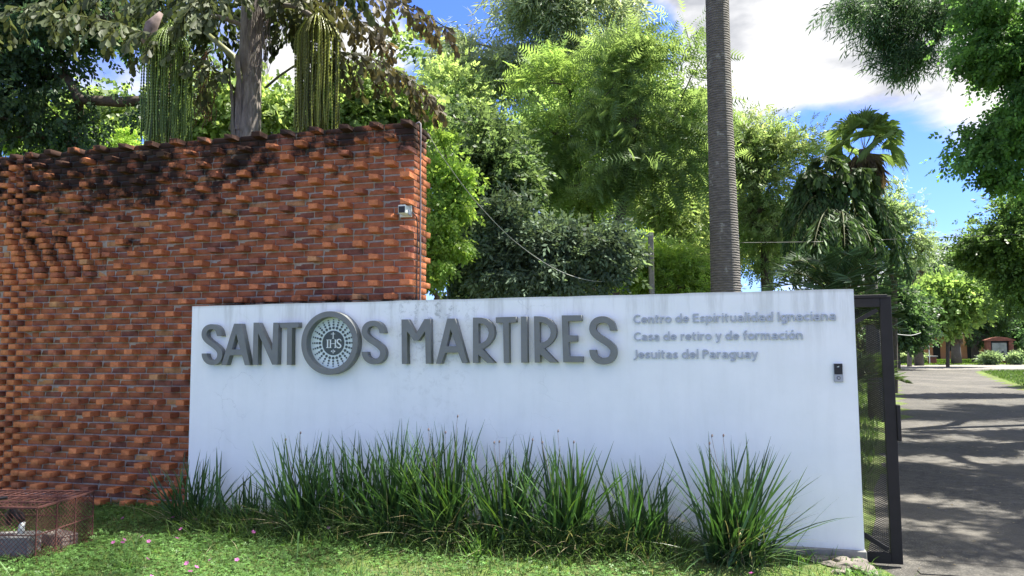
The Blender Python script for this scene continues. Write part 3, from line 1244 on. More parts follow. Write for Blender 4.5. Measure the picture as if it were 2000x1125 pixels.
zc = 1.70 + (674 - 409) / F * 7.69
cc = empty('security_camera', bwp(-.075, 0, zc), -BW_A, 'small white security camera with black lens at the brick corner', 'camera')
b = MB(); b.box((-.075, -.035, -.065), (.055, -.004, .07)); b.build('back_plate', M['white_plastic'], cc, bevel=.004)
b = MB(); b.box((-.045, -.15, -.045), (.04, -.036, .045)); b.build('housing', M['white_plastic'], cc, bevel=.008)
b = MB(); b.box((-.036, -.156, -.040), (.034, -.1502, .028)); b.build('lens_window', M['black_plastic'], cc, bevel=.002)
b = MB(); b.box((.040, -.09, -.055), (.058, -.02, -.005)); b.build('bracket', M['silver'], cc, bevel=.003)

b = MB()
pts = [bwp(.012, .15, z) for z in np.linspace(4.08, -.1, 24)]
pts = [p + Vector((.002 * math.sin(i * 1.7), 0, 0)) for i, p in enumerate(pts)]
b.tube([bwp(-.05, .16, 4.085), bwp(-.005, .152, 4.10)] + pts, .0085, 6)
tag(b.build('conduit_pipe', M['conduit'], smooth_shade=True), 'thin grey conduit pipe running down the end of the brick wall', 'pipe')
b = MB()
pts = [bwp(-.01, -.03, zc - .02), bwp(.018, .02, zc - .06), bwp(.020, .05, zc - .16), bwp(.014, .055, zc - .35), bwp(.013, .045, zc - .7), bwp(.014, .05, zc - 1.2), bwp(.013, .048, zc - 1.8), bwp(.013, .05, zc - 2.9)]
b.tube(pts, .006, 6)
tag(b.build('camera_cable', M['cable'], smooth_shade=True), 'black cable hanging down the corner below the security camera', 'cable')

# ------------------------------------------------------------------ gate
GO = sw_mat @ Vector((WLEN - .55, .30, 0))
gate = empty('sliding_gate', (GO.x, GO.y, DZ + .03), -ang, 'dark steel gate leaf with expanded mesh standing open behind the white wall', 'gate')
gp = lambda px, py, y: W(px, py, y)
# local right edge: pixel 1757 at the gate plane
gi = (Matrix.Translation(gate.location) @ Matrix.Rotation(-ang, 4, 'Z')).inverted()


def on_gate(px, py):
    e = gi @ EYE
    d_ = gi.to_3x3() @ (fwd + rt * ((px - 1000.0) / F) - upv * ((py - 562.5) / F))
    t = (0 - e.y) / d_.y
    p = e + d_ * t
    return p.x, p.z


gx, gtop = on_gate(1741, 575)
gx2, gbot = on_gate(1761, 1091)
gx = (gx + gx2) / 2
b = MB(); b.box((gx - .088, -.02, 0), (gx, .02, gtop - .012)); b.build('stile', M['black_steel'], gate, bevel=.003)
b = MB(); b.box((-.6, -.028, gtop - .105), (gx - .089, .028, gtop - .03)); b.build('top_rail', M['black_steel'], gate, bevel=.003)
b = MB(); b.box((-.6, -.034, gtop - .028), (gx - .03, .034, gtop)); b.build('top_track', M['black_steel'], gate, bevel=.003)
b = MB(); b.box((-.6, -.028, 0), (gx - .089, .028, .085)); b.build('bottom_rail', M['black_steel'], gate, bevel=.003)
b = MB(); b.bar((gx - .11, 0, gtop - .13), (gx - .75, 0, gtop - .50), .035, .045, (0, 1, 0)); b.build('brace', M['black_steel'], gate)
b = MB(); b.bar((gx - .11, 0, .11), (gx - .75, 0, .52), .035, .045, (0, 1, 0)); b.build('brace', M['black_steel'], gate)
b = MB(); b.box((gx + .001, -.035, 1.0), (gx + .03, .02, 1.30)); b.build('handle', M['black_steel'], gate, bevel=.004)
V, T, n = [], [], 0
cw, chh = .030, .0165
x_lo, x_hi, z_lo, z_hi = gx - .72, gx - .090, .086, gtop - .106
nxc, nzc = int((x_hi - x_lo) / cw), int((z_hi - z_lo) / chh)
segs = []
for i in range(nxc):
    for j in range(nzc):
        ax, az = x_lo + i * cw, z_lo + j * chh
        mx_, mz = ax + cw / 2, az + chh / 2
        segs += [((ax, az), (mx_, mz)), ((mx_, mz), (ax + cw, az)), ((ax, az + chh), (mx_, mz)), ((mx_, mz), (ax + cw, az + chh))]
segs = np.array(segs)
p, q = segs[:, 0], segs[:, 1]
dd = q - p; dd /= np.linalg.norm(dd, axis=1)[:, None]
nn_ = np.stack([-dd[:, 1], dd[:, 0]], 1) * .0018
yy = .0015
vs = []
for e in (p, q):
    vs.append(np.stack([e[:, 0] + nn_[:, 0], np.full(len(e), -yy), e[:, 1] + nn_[:, 1]], 1))
    vs.append(np.stack([e[:, 0] - nn_[:, 0], np.full(len(e), -yy), e[:, 1] - nn_[:, 1]], 1))
    vs.append(np.stack([e[:, 0], np.full(len(e), yy), e[:, 1]], 1))
V = np.stack(vs, 1).reshape(-1, 3)
base = np.arange(len(p))[:, None] * 6
Q = np.vstack([base + np.array(f) for f in ([0, 1, 4, 3], [1, 2, 5, 4], [2, 0, 3, 5])])
tag(link('mesh_panel', np_mesh('mesh_panel', V, Q, M['black_steel']), gate), kind='stuff')

# threshold strips across the driveway
for off, w_, h_, mt, nm in ((-.02, .10, .012, 'asphalt', 'gate_threshold'), (.35, .03, .006, 'asphalt', 'paving_joint')):
    b = MB()
    o0 = sw_mat @ Vector((WLEN + .42, .20 + off, 0)); dirx = sw_mat.to_3x3() @ Vector((1, 0, 0))
    pr = None
    for k in range(24):
        a = o0 + dirx * (k * .22); c = o0 + dirx * ((k + 1) * .22)
        ja = .012 * math.sin(k * 1.3); jb = .012 * math.sin((k + 1) * 1.3)
        b.bar((a.x, a.y + ja, DZ + h_ / 2), (c.x, c.y + jb, DZ + h_ / 2), w_, h_)
    tag(b.build(nm, M[mt]), kind='structure')

# ------------------------------------------------------------------ foliage tools
def rot_from(dirs, ups):
    """rotation matrices whose X axis follows dirs and whose Z axis is near ups"""
    x = dirs / np.linalg.norm(dirs, axis=1)[:, None]
    z = ups - x * np.sum(ups * x, 1)[:, None]
    z /= np.linalg.norm(z, axis=1)[:, None] + 1e-9
    y = np.cross(z, x)
    return np.stack([x, y, z], 2)


def scatter(protos, pos, dirs, ups, size, tint, rng):
    """copies of a leaf prototype (verts, tris) merged into arrays"""
    Vp, Fp = protos
    Rm = rot_from(dirs, ups)
    V = np.einsum('nij,vj->nvi', Rm, Vp) * size[:, None, None] + pos[:, None, :]
    n, v = V.shape[:2]
    Fc = (Fp[None] + (np.arange(n) * v)[:, None, None]).reshape(-1, Fp.shape[1])
    T = np.repeat(tint, v, axis=0)
    return V.reshape(-1, 3), Fc, T


def P_broad(w=.26, fold=.06, droop=.10):
    V = np.array([(0, 0, 0), (.45, w, fold - droop * .3), (1, 0, -droop), (.45, -w, fold - droop * .3)])
    return V, np.array([[0, 1, 2], [0, 2, 3]])


def P_sprig(n=5, w=.13, L=.42, seed=0, hang=.25):
    """a twig end with n leaves"""
    r = np.random.default_rng(seed)
    V, Fc = [], []
    for i in range(n):
        t = (i + .6) / n
        s = 1 if i % 2 else -1
        a = s * r.uniform(.5, 1.0) if i < n - 1 else 0
        ox = np.array([t * .7, 0, -hang * t * t])
        dx = np.array([math.cos(a), math.sin(a), -r.uniform(.1, .5)])
        dx /= np.linalg.norm(dx)
        sd = np.cross(dx, [0, 0, 1]); sd /= np.linalg.norm(sd)
        sd = sd + np.array([0, 0, r.uniform(-.5, .5)])
        l = L * r.uniform(.8, 1.2)
        k = len(V)
        V += [ox, ox + dx * l * .5 + sd * w, ox + dx * l, ox + dx * l * .5 - sd * w]
        Fc += [[k, k + 1, k + 2], [k, k + 2, k + 3]]
    return np.array(V), np.array(Fc)


def P_feather(n=7, L=.30, droop=.45):
    """pinnate leaf: leaflets in pairs along a drooping rachis"""
    V, Fc = [], []
    for i in range(n):
        t = (i + .5) / n
        z = -droop * t * t
        ll = L * math.sin(math.pi * (.12 + .86 * t)) ** .6
        for s in (1, -1):
            o = np.array([t, 0, z]); k = len(V)
            tip = o + np.array([.45 * ll, s * ll, -.18 * ll])
            V += [o + np.array([-.035, 0, 0]), o + np.array([.045, 0, 0]), tip]
            Fc.append([k, k + 1, k + 2])
    return np.array(V), np.array(Fc)


def P_narrow(w=.07, curve=.25):
    V = np.array([(0, 0, 0), (.4, w, -.06), (1, 0, -curve), (.4, -w, -.06)])
    return V, np.array([[0, 1, 2], [0, 2, 3]])


PROTO = {'broad': P_sprig(5, .12, .42), 'round': P_sprig(5, .17, .40, 3), 'feather': P_feather(), 'narrow': P_sprig(5, .045, .62, 5, .6),
         'fine': P_sprig(7, .07, .30, 7), 'big': P_sprig(4, .13, .55, 9, .35)}


def unit(rng, n):
    v = rng.normal(size=(n, 3))
    return v / np.linalg.norm(v, axis=1)[:, None]


def build_limbs(nodes_trunk, centres, rbase, rng, sides=5, jitter=.06):
    """greedy branching: every clump centre hangs on the nearest node that lies nearer to the trunk"""
    nodes = [np.array(p) for p in nodes_trunk]
    parent = [i - 1 for i in range(len(nodes))]
    nt_ = len(nodes)
    top = nodes[-1]
    C = np.array(centres)
    order = np.argsort(np.linalg.norm(C - top, axis=1))
    for i in order:
        c = C[i]
        N_ = np.array(nodes)
        dd = np.linalg.norm(N_ - c, axis=1)
        # prefer nodes below and inward
        pen = np.maximum(0, N_[:, 2] - c[2]) * 1.2
        k = int(np.argmin(dd + pen))
        far = dd[k]
        a = nodes[k]
        if far > .8:
            mid = (a + c) / 2 + rng.normal(size=3) * jitter * far + np.array([0, 0, .06 * far])
            nodes.append(mid); parent.append(k); k = len(nodes) - 1
        nodes.append(c); parent.append(k)
    n = len(nodes)
    load = np.ones(n)
    for i in range(n - 1, 0, -1):
        if parent[i] >= 0: load[parent[i]] += load[i]
    rad = np.maximum(rbase * (load / load[0]) ** .5, rbase * .02 + .004)
    V, Q = [], []
    cnt = 0
    for i in range(1, n):
        a, b_ = nodes[parent[i]], nodes[i]
        ra, rb = rad[parent[i]], rad[i]
        if i >= nt_ : ra = min(ra, rb * 1.6)
        d_ = b_ - a
        L_ = np.linalg.norm(d_)
        if L_ < 1e-4: continue
        d_ /= L_
        u = np.array([1, 0, 0]) if abs(d_[0]) < .8 else np.array([0, 1, 0])
        s = np.cross(d_, u); s /= np.linalg.norm(s); t = np.cross(d_, s)
        sd = 9 if i < nt_ else sides
        an = np.arange(sd) * 2 * math.pi / sd
        ring = np.cos(an)[:, None] * s + np.sin(an)[:, None] * t
        V.append(a - d_ * ra * .3 + ring * ra); V.append(b_ + ring * rb)
        k = np.arange(sd); k2 = (k + 1) % sd
        Q.append(np.stack([cnt + k, cnt + k2, cnt + sd + k2, cnt + sd + k], 1))
        cnt += 2 * sd
    return np.vstack(V), np.vstack(Q)


GAP = .6
DENS, LIFT = .50, np.array([2.1, 2.12, 2.7])


def tree(name, label, cat, base, blobs, style, size, n, col, var=.3, trunk=None, r=.12, clumps=None, cr=.45, mat='leaf', bark='bark',
         droop=.3, group=None, seed=1, colb=None, shell=.45, updir=.6, flat=.65):
    """base (px, depth): foot of the trunk. blobs: (px, py, rx_px, ry_px, depth offset m). trunk: pixel points on the way up"""
    rng = np.random.default_rng(seed)
    n = int(n * DENS); cr = cr * .78
    bx, dep = base
    foot = W(bx, 700, dep)
    gz_ = gz(foot.x, foot.y)
    root = empty(name, (foot.x, foot.y, gz_), 0, label, cat, group)
    off = np.array([foot.x, foot.y, gz_])
    cs, rr, wts = [], [], []
    for bl in blobs:
        px, py, rx, ry = bl[:4]
        dy = bl[4] if len(bl) > 4 else 0
        c = W(px, py, dep + dy)
        s = (dep + dy) / F
        cs.append(np.array(c)); rr.append(np.array([rx * s, max(rx, ry) * s * .45, ry * s])); wts.append(rx * ry * s * s)
    wts = np.array(wts) / sum(wts)
    clumps = max(12, int((clumps or n / 70) * .8))
    per = rng.choice(len(blobs), size=clumps, p=wts)
    dirs = unit(rng, clumps)
    rad = rng.random(clumps) ** shell * np.where(rng.random(clumps) < .28, 1.32, 1.0)
    centres = np.array([cs[i] + rr[i] * d_ * q for i, d_, q in zip(per, dirs, rad)])
    # open pockets in the crown
    w_ = 2.2 / np.mean([x[0] for x in rr])
    ph = rng.uniform(0, 6.28, 3)
    gap = np.sin(centres[:, 0] * w_ * 1.3 + ph[0]) + np.sin(centres[:, 2] * w_ * 1.5 + ph[1]) + .7 * np.sin((centres[:, 0] - centres[:, 2]) * w_ * 2.3 + ph[2])
    centres = centres[gap < GAP]
    centres = centres[centres[:, 2] > gz_ + .15]
    clumps = len(centres)
    mc = sum(c * w for c, w in zip(cs, wts))
    # trunk nodes
    tn = [np.array([foot.x, foot.y, gz_ - .1])]
    if trunk:
        for px, py in trunk: tn.append(np.array(W(px, py, dep)))
    else:
        for t in (.35, .7): tn.append(tn[0] * (1 - t) + np.array([mc[0], mc[1], mc[2] - .2 * rr[0][2]]) * t)
    V, Q = build_limbs(tn, centres, r, rng)
    link('trunk', np_mesh('trunk', V - off, Q, M[bark], smooth_shade=True), root)
    # leaves
    k = rng.integers(0, clumps, n)
    lobe = cr * rng.uniform(.6, 1.35, clumps)
    g = rng.normal(size=(n, 3)) * np.array([1, 1, flat])
    g = g / np.maximum(1, np.linalg.norm(g, axis=1) / 2.6)[:, None]
    pos = centres[k] + g * lobe[k][:, None] * .68
    out = pos - centres[k] + .4 * (pos - mc)
    out /= np.linalg.norm(out, axis=1)[:, None] + 1e-6
    d_ = out + rng.normal(size=(n, 3)) * .55 + np.array([0, 0, -droop])
    ups = rng.normal(size=(n, 3)) * .75 + np.array([0, 0, updir])
    sz = size * rng.uniform(.65, 1.3, n)
    c0 = np.array(col); c1 = np.array(colb if colb else col)
    ctint = rng.random(clumps)
    mixv = np.clip(ctint[k] * .8 + rng.random(n) * .35, 0, 1)[:, None]
    tint = LIFT * (c0 * (1 - mixv) + c1 * mixv) * np.exp(rng.normal(size=(n, 1)) * var * .6) * np.exp(rng.normal(size=(clumps, 1)) * var * .35)[k]
    Vl, Fl, Tl = scatter(PROTO[style], pos, d_, ups, sz, np.clip(tint, 0, 1), rng)
    ok = g_np(Vl[:, 0], Vl[:, 1]).min()
    link('crown', np_mesh('crown', Vl - off, Fl, M[mat], Tl), root)
    return root


# ---- palms
def frond_mesh(P0, P1, P2, nl, llen, lw, hang, rng, tint, tint2=None, rach=.012, vee=.35, ragged=.2):
    """pinnate frond along a quadratic curve, leaflets hanging by HANG"""
    P0, P1, P2 = map(np.array, (P0, P1, P2))
    ts = (np.arange(nl) + .5) / nl
    ts = .10 + .90 * ts
    p = ((1 - ts) ** 2)[:, None] * P0 + (2 * ts * (1 - ts))[:, None] * P1 + (ts ** 2)[:, None] * P2
    dv = 2 * (1 - ts)[:, None] * (P1 - P0) + 2 * ts[:, None] * (P2 - P1)
    dv /= np.linalg.norm(dv, axis=1)[:, None]
    side = np.cross(dv, np.array([0, 0, 1.0])); side /= np.linalg.norm(side, axis=1)[:, None] + 1e-6
    V, Fc, T = [], [], []
    k = 0
    for s in (1, -1):
        ll = llen * (np.sin(np.pi * (.10 + .86 * ts)) ** .6) * rng.uniform(1 - ragged, 1 + ragged, nl)
        d_ = side * s + dv * .55 + np.array([0, 0, vee]) - np.array([0, 0, hang]) + rng.normal(size=(nl, 3)) * .14
        d_ /= np.linalg.norm(d_, axis=1)[:, None]
        mid = p + d_ * (ll * .5)[:, None]
        tip = mid + (d_ + np.array([0, 0, -hang * .9])) * (ll * .5)[:, None]
        wv = np.cross(d_, side * s + dv * .2 + rng.normal(size=(nl, 3)) * .3); wv /= np.linalg.norm(wv, axis=1)[:, None] + 1e-6
        wv = (dv * .8 + wv * .6) * lw / 2
        quad = np.stack([p - wv * .4, p + wv * .4, mid + wv, tip, mid - wv], 1)
        V.append(quad.reshape(-1, 3))
        b_ = k + np.arange(nl)[:, None] * 5
        Fc.append(np.vstack([b_ + np.array(q) for q in ([0, 1, 2], [0, 2, 4], [4, 2, 3])]))
        k += nl * 5
        tt = np.array(tint) if tint2 is None else np.array(tint) * (1 - ts[:, None]) + np.array(tint2) * ts[:, None]
        tt = tt * np.exp(rng.normal(size=(nl, 1)) * .25)
        T.append(np.repeat(tt * np.ones((nl, 1)), 5, axis=0))
    # rachis: three sided tube
    m = 10
    tr = np.linspace(0, 1, m)
    pr = ((1 - tr) ** 2)[:, None] * P0 + (2 * tr * (1 - tr))[:, None] * P1 + (tr ** 2)[:, None] * P2
    V.append(np.vstack([np.stack([pr + np.array([math.cos(a), 0, math.sin(a)]) * (rach * (1.25 - tr))[:, None]], 0)[0] for a in (0, 2.1, 4.2)]))
    for a in range(3):
        c = (a + 1) % 3
        i = np.arange(m - 1)
        Fc.append(np.stack([k + a * m + i, k + c * m + i, k + c * m + i + 1], 1))
        Fc.append(np.stack([k + a * m + i, k + c * m + i + 1, k + a * m + i + 1], 1))
    T.append(np.tile(np.array([.16, .17, .05]), (3 * m, 1)))
    return np.vstack(V), np.vstack(Fc), np.vstack(T)


def fish_frond(P0, P1, P2, npin, nleaf, plen, lsz, rng, tint, tint2, rach=.018, hang=1.0, slim=1.0):
    """bipinnate fishtail frond: side stalks that hang, each with ragged wedge leaflets"""
    P0, P1, P2 = map(np.array, (P0, P1, P2))
    V, Fc, T = [], [], []
    k = 0
    wedge = np.array([(0, 0, 0), (.62, .30, .03), (.88, .22, -.05), (1.0, .02, -.08), (.78, -.20, 0)]) * np.array([1, slim, 1])
    WF = np.array([[0, 1, 2], [0, 2, 3], [0, 3, 4]])
    pos, dr, sz, tt = [], [], [], []
    segs = []
    for i in range(npin):
        t = .16 + .84 * (i + .5) / npin
        p = (1 - t) ** 2 * P0 + 2 * t * (1 - t) * P1 + t * t * P2
        dv = 2 * (1 - t) * (P1 - P0) + 2 * t * (P2 - P1); dv /= np.linalg.norm(dv)
        side = np.cross(dv, [0, 0, 1.0]); side /= np.linalg.norm(side) + 1e-6
        for s in (1, -1):
            L_ = plen * (math.sin(math.pi * (.15 + .75 * t))) ** .6 * rng.uniform(.8, 1.2)
            d_ = side * s * .9 + dv * .5 + rng.normal(size=3) * .15
            d_ /= np.linalg.norm(d_)
            q = p.copy()
            for j in range(nleaf):
                st = d_ + np.array([0, 0, -hang * (j + .3) / nleaf * 1.8])
                st /= np.linalg.norm(st)
                q2 = q + st * L_ / nleaf
                segs.append((q, q2))
                for sg in (1, -1):
                    sd = np.cross(st, [0, 0, 1.0]) + rng.normal(size=3) * .35
                    dd_ = st * .7 + sd * sg * .7 + np.array([0, 0, -.55 * hang])
                    pos.append(q2); dr.append(dd_); sz.append(lsz * rng.uniform(.7, 1.25))
                    tt.append((np.array(tint) * (1 - t) + np.array(tint2) * t) * math.exp(rng.normal() * .28))
                q = q2
    pos, dr, sz, tt = map(np.array, (pos, dr, sz, tt))
    ups = rng.normal(size=pos.shape) + np.array([0, -.3, .5])
    v, f, c = scatter((wedge, WF), pos, dr, ups, sz, tt, rng)
    V.append(v); Fc.append(f); T.append(c); k = len(v)
    # stalks
    sg = np.array(segs)
    a, b_ = sg[:, 0], sg[:, 1]
    w_ = np.array([.005, 0, 0]); w2 = np.array([0, .005, .0])
    vv = np.stack([a + w_, a - w_, b_ + w2], 1).reshape(-1, 3)
    V.append(vv); Fc.append(k + np.arange(len(vv)).reshape(-1, 3)); T.append(np.tile(np.array([.10, .10, .04]), (len(vv), 1))); k += len(vv)
    m = 14
    tr = np.linspace(0, 1, m)
    pr = ((1 - tr) ** 2)[:, None] * P0 + (2 * tr * (1 - tr))[:, None] * P1 + (tr ** 2)[:, None] * P2
    rings = [pr + np.outer(rach * (1.4 - tr), np.array([math.cos(x), .4 * math.sin(x), math.sin(x)])) for x in (0, 1.57, 3.14, 4.71)]
    V.append(np.vstack(rings))
    for x in range(4):
        c_ = (x + 1) % 4
        i = np.arange(m - 1)
        Fc.append(np.stack([k + x * m + i, k + c_ * m + i, k + c_ * m + i + 1], 1))
        Fc.append(np.stack([k + x * m + i, k + c_ * m + i + 1, k + x * m + i + 1], 1))
    T.append(np.tile(np.array([.11, .125, .045]), (4 * m, 1)))
    return np.vstack(V), np.vstack(Fc), np.vstack(T)


def put_part(name, VFT, off, mat, root):
    V, Fc, T = VFT
    return link(name, np_mesh(name, V - np.array(off), Fc, M[mat], np.clip(T, 0, 1)), root)


def fan_leaf(centre, d_, size, rng, tint, nseg=22, dead=False):
    """round pleated fan with split, drooping tips, seen from any side"""
    d_ = np.array(d_, dtype=float); d_ /= np.linalg.norm(d_)
    side = np.cross(d_, [0, 0, 1.0]); side /= np.linalg.norm(side) + 1e-6
    nrm = np.cross(side, d_)
    ph = rng.uniform(.1, .9) * rng.choice([-1, 1])
    side = side * math.cos(ph) + nrm * math.sin(ph)
    nrm = np.cross(side, d_)
    V, Fc = [], []
    span = R(165 if not dead else 120)
    c = np.array(centre)
    for i in range(nseg):
        a0 = -span / 2 + span * i / nseg; a1 = -span / 2 + span * (i + 1) / nseg
        am = (a0 + a1) / 2
        rr = size * (1 - .12 * abs(am) / (span / 2)) * rng.uniform(.9, 1.08)
        def pt(a, r_, up=0, dz=0):
            return c + (d_ * math.cos(a) + side * math.sin(a)) * r_ + nrm * up + np.array([0, 0, dz])
        k = len(V)
        pl = size * .035
        V += [c, pt(a0, rr * .55, -pl), pt(am, rr * .55, pl), pt(a1, rr * .55, -pl), pt(am, rr * .80, 0, -size * .05), pt(am + rng.uniform(-.03, .03), rr, 0, -size * rng.uniform(.16, .34))]
        Fc += [[k, k + 1, k + 2], [k, k + 2, k + 3], [k + 1, k + 4, k + 2], [k + 2, k + 4, k + 3], [k + 1, k + 5, k + 4]]
    V = np.array(V)
    T = np.tile(np.array(tint), (len(V), 1)) * np.repeat(np.exp(rng.normal(size=(nseg, 1)) * .12), 6, axis=0)
    return V, np.array(Fc), T


def join_vft(lst):
    V, Fc, T, k = [], [], [], 0
    for v, f, t in lst:
        V.append(v); Fc.append(f + k); T.append(t); k += len(v)
    return np.vstack(V), np.vstack(Fc), np.vstack(T)


def fan_palm(name, label, px, dep, py, rad_px, nleaf, seed, tint, r=.16, skirt=0, detail=22):
    rng = np.random.default_rng(seed)
    c = W(px, py, dep)
    g0 = gz(c.x, c.y)
    root = empty(name, (c.x, c.y, g0), 0, label, 'palm')
    off = (c.x, c.y, g0)
    s = rad_px * dep / F
    b = MB()
    H = c.z - g0
    b.tube([(0, 0, -.1), (0.02, 0, H * .5), (0, 0, H)], [r * 1.15, r * .95, r * .85], 12)
    b.build('trunk', M['bark_palm'], root, smooth_shade=True)
    golden = 2.399
    for i in range(nleaf):
        el = R(84 - 104 * (i + .5) / nleaf)
        az = i * golden + rng.uniform(-.2, .2)
        d_ = np.array([math.cos(az) * math.cos(el), math.sin(az) * math.cos(el), math.sin(el)])
        pl = s * rng.uniform(.28, .56)
        lc = np.array(c) + d_ * pl
        dd_ = d_ * (.75 if el < .5 else 1) + np.array([0, 0, -.02 - .32 * max(0, 1 - math.sin(el)) * (el < 1.0)])
        vft = fan_leaf(lc, dd_, s * rng.uniform(.36, .48), rng, np.array(tint) * rng.uniform(.75, 1.25), detail)
        # petiole
        a = np.array(c); w_ = np.array([.012, .012, 0])
        pv = np.array([a - w_, a + w_, lc + w_ * .6, lc - w_ * .6])
        k = len(vft[0])
        vft = (np.vstack([vft[0], pv]), np.vstack([vft[1], [[k, k + 1, k + 2], [k, k + 2, k + 3]]]), np.vstack([vft[2], np.tile([.14, .17, .05], (4, 1))]))
        put_part('frond', vft, off, 'leaf_palm', root)
    if skirt:
        lst = []
        for i in range(34):
            az = i * golden
            z = c.z - .1 - skirt * s * (i / 34.0)
            d_ = np.array([math.cos(az) * .45, math.sin(az) * .45, -1])
            lst.append(fan_leaf(np.array([c.x + math.cos(az) * r * 1.2, c.y + math.sin(az) * r * 1.2, z]), d_, s * rng.uniform(.35, .5), rng, np.array([.16, .12, .08]) * rng.uniform(.6, 1.2), 8, True))
        o = put_part('dead_fronds', join_vft(lst), off, 'leaf_palm', root)
        o['label'] = 'skirt of hanging dry brown fronds'
        o['kind'] = 'stuff'
    return root


# ------------------------------------------------------------------ planting: near trees behind the walls
PALE, MID, DARK, YEL = (.135, .17, .07), (.07, .12, .03), (.022, .045, .016), (.15, .22, .035)
T1 = tree('broadleaf_tree', 'dark dense broadleaf tree above the left end of the brick wall', 'tree', (330, 13.0),
          [(-60, 60, 200, 190), (130, 120, 170, 150), (60, -40, 260, 110), (240, 180, 90, 90), (40, 240, 130, 60), (300, 30, 120, 90, 1)],
          'broad', .26, 19000, (.024, .05, .028), .4, trunk=[(325, 300), (312, 200)], r=.13, cr=.50, seed=11, colb=(.035, .06, .02), clumps=300, droop=.5)
tree('young_tree', 'bright green bushy crown peeping over the left corner of the brick wall', 'tree', (60, 16.0),
     [(40, 265, 110, 45), (160, 290, 110, 40)], 'fine', .22, 9000, (.09, .16, .03), .3, r=.08, cr=.35, seed=12, colb=YEL)
tree('young_tree', 'sunlit yellow green tree behind the hanging fruit strands', 'tree', (560, 19.0),
     [(560, 210, 150, 90), (720, 200, 130, 110), (420, 230, 120, 70), (800, 160, 90, 90), (230, 250, 150, 60)],
     'round', .30, 22000, (.085, .13, .035), .4, r=.14, cr=.6, seed=13, colb=(.14, .185, .055), clumps=230)
tree('slender_tree', 'backlit yellow green sapling touching the right end of the brick wall', 'tree', (850, 10.6),
     [(850, 300, 28, 55), (866, 385, 44, 55), (852, 465, 40, 60), (845, 540, 30, 40)], 'broad', .17, 6500, (.11, .175, .03), .3, r=.04, cr=.24, seed=14,
     colb=(.15, .22, .04), clumps=70, droop=.6)
tree('dark_tree', 'tall dark green tree with straight dark trunk right of the brick wall', 'tree', (935, 13.5),
     [(925, 260, 70, 60), (960, 330, 75, 70), (900, 380, 60, 90), (985, 400, 50, 60), (930, 500, 90, 60)],
     'broad', .22, 13000, (.035, .062, .025), .4, trunk=[(937, 520), (938, 400), (930, 300)], r=.085, cr=.40, seed=15, colb=(.06, .09, .03), clumps=170)
tree('glossy_shrub', 'large dark glossy leaved shrub just above the white wall', 'shrub', (1120, 11.2),
     [(1050, 480, 60, 60), (1140, 490, 70, 50), (1205, 515, 40, 40), (1030, 540, 90, 35), (1130, 428, 34, 18), (985, 418, 40, 34), (1055, 420, 22, 18), (1195, 462, 24, 20), (960, 510, 40, 40)],
     'big', .15, 15000, (.035, .052, .028), .45, trunk=[(1118, 560)], r=.09, cr=.27, mat='leaf_glossy', seed=16, colb=(.055, .08, .036), clumps=190, droop=.45)
tree('eucalyptus', 'very tall pale drooping eucalyptus in the middle of the skyline', 'tree', (1085, 29.0),
     [(1070, 20, 110, 90), (970, 60, 90, 60), (1160, 60, 70, 80), (1010, 150, 110, 70), (930, 160, 80, 60), (1110, -60, 100, 80), (880, 220, 60, 70)],
     'narrow', .62, 17000, (.10, .135, .07), .3, trunk=[(1090, 400), (1092, 280), (1105, 130), (1100, 30)], r=.27, cr=.95, bark='bark_pale', seed=17,
     colb=(.16, .19, .09), clumps=210, droop=1.1)
tree('feathery_tree', 'bright feathery leaved tree leaning left with reddish trunk', 'tree', (1160, 16.0),
     [(1085, 160, 60, 55), (1120, 230, 70, 60), (1060, 240, 50, 60), (1090, 320, 70, 60), (1130, 380, 60, 35)],
     'feather', .38, 4400, (.085, .135, .035), .3, trunk=[(1152, 415), (1128, 320), (1110, 270)], r=.085, cr=.38, seed=18, colb=(.13, .19, .045), clumps=140, droop=.35)
tree('feathery_tree', 'larger feathery leaved tree with forked trunk left of the palm trunk', 'tree', (1200, 15.0),
     [(1230, 120, 80, 60), (1290, 160, 70, 60), (1210, 220, 75, 70), (1320, 240, 80, 60), (1260, 310, 110, 60), (1345, 330, 50, 50), (1190, 340, 50, 50), (1335, 55, 42, 22), (1350, 110, 32, 22)],
     'feather', .38, 7600, (.07, .11, .036), .3, trunk=[(1209, 440), (1228, 330), (1240, 230)], r=.10, cr=.42, seed=19, colb=(.12, .17, .05), clumps=260, droop=.35)
tree('olive_tree', 'loose olive green tree right of the tall palm trunk', 'tree', (1500, 21.0),
     [(1470, 290, 70, 60), (1540, 290, 60, 55), (1480, 390, 90, 70), (1420, 330, 60, 70), (1500, 480, 100, 60), (1560, 400, 50, 50)],
     'fine', .30, 14000, (.095, .15, .045), .35, r=.12, cr=.55, seed=20, colb=(.14, .17, .07), clumps=220)
tree('olive_tree', 'loose olive green tree filling the gap left of the palm trunk', 'tree', (1330, 20.0),
     [(1320, 420, 80, 50), (1260, 470, 70, 50), (1350, 500, 70, 50), (1290, 380, 50, 50)],
     'fine', .28, 11000, (.11, .16, .045), .35, r=.08, cr=.5, seed=21, colb=(.16, .20, .07), clumps=140)
tree('round_shrub', 'rounded yellow green shrub behind the small post', 'shrub', (1300, 12.5),
     [(1290, 520, 70, 45), (1350, 540, 55, 35), (1245, 545, 40, 30)], 'fine', .19, 7500, (.09, .14, .03), .3, r=.04, cr=.28, seed=22, colb=YEL, clumps=90)
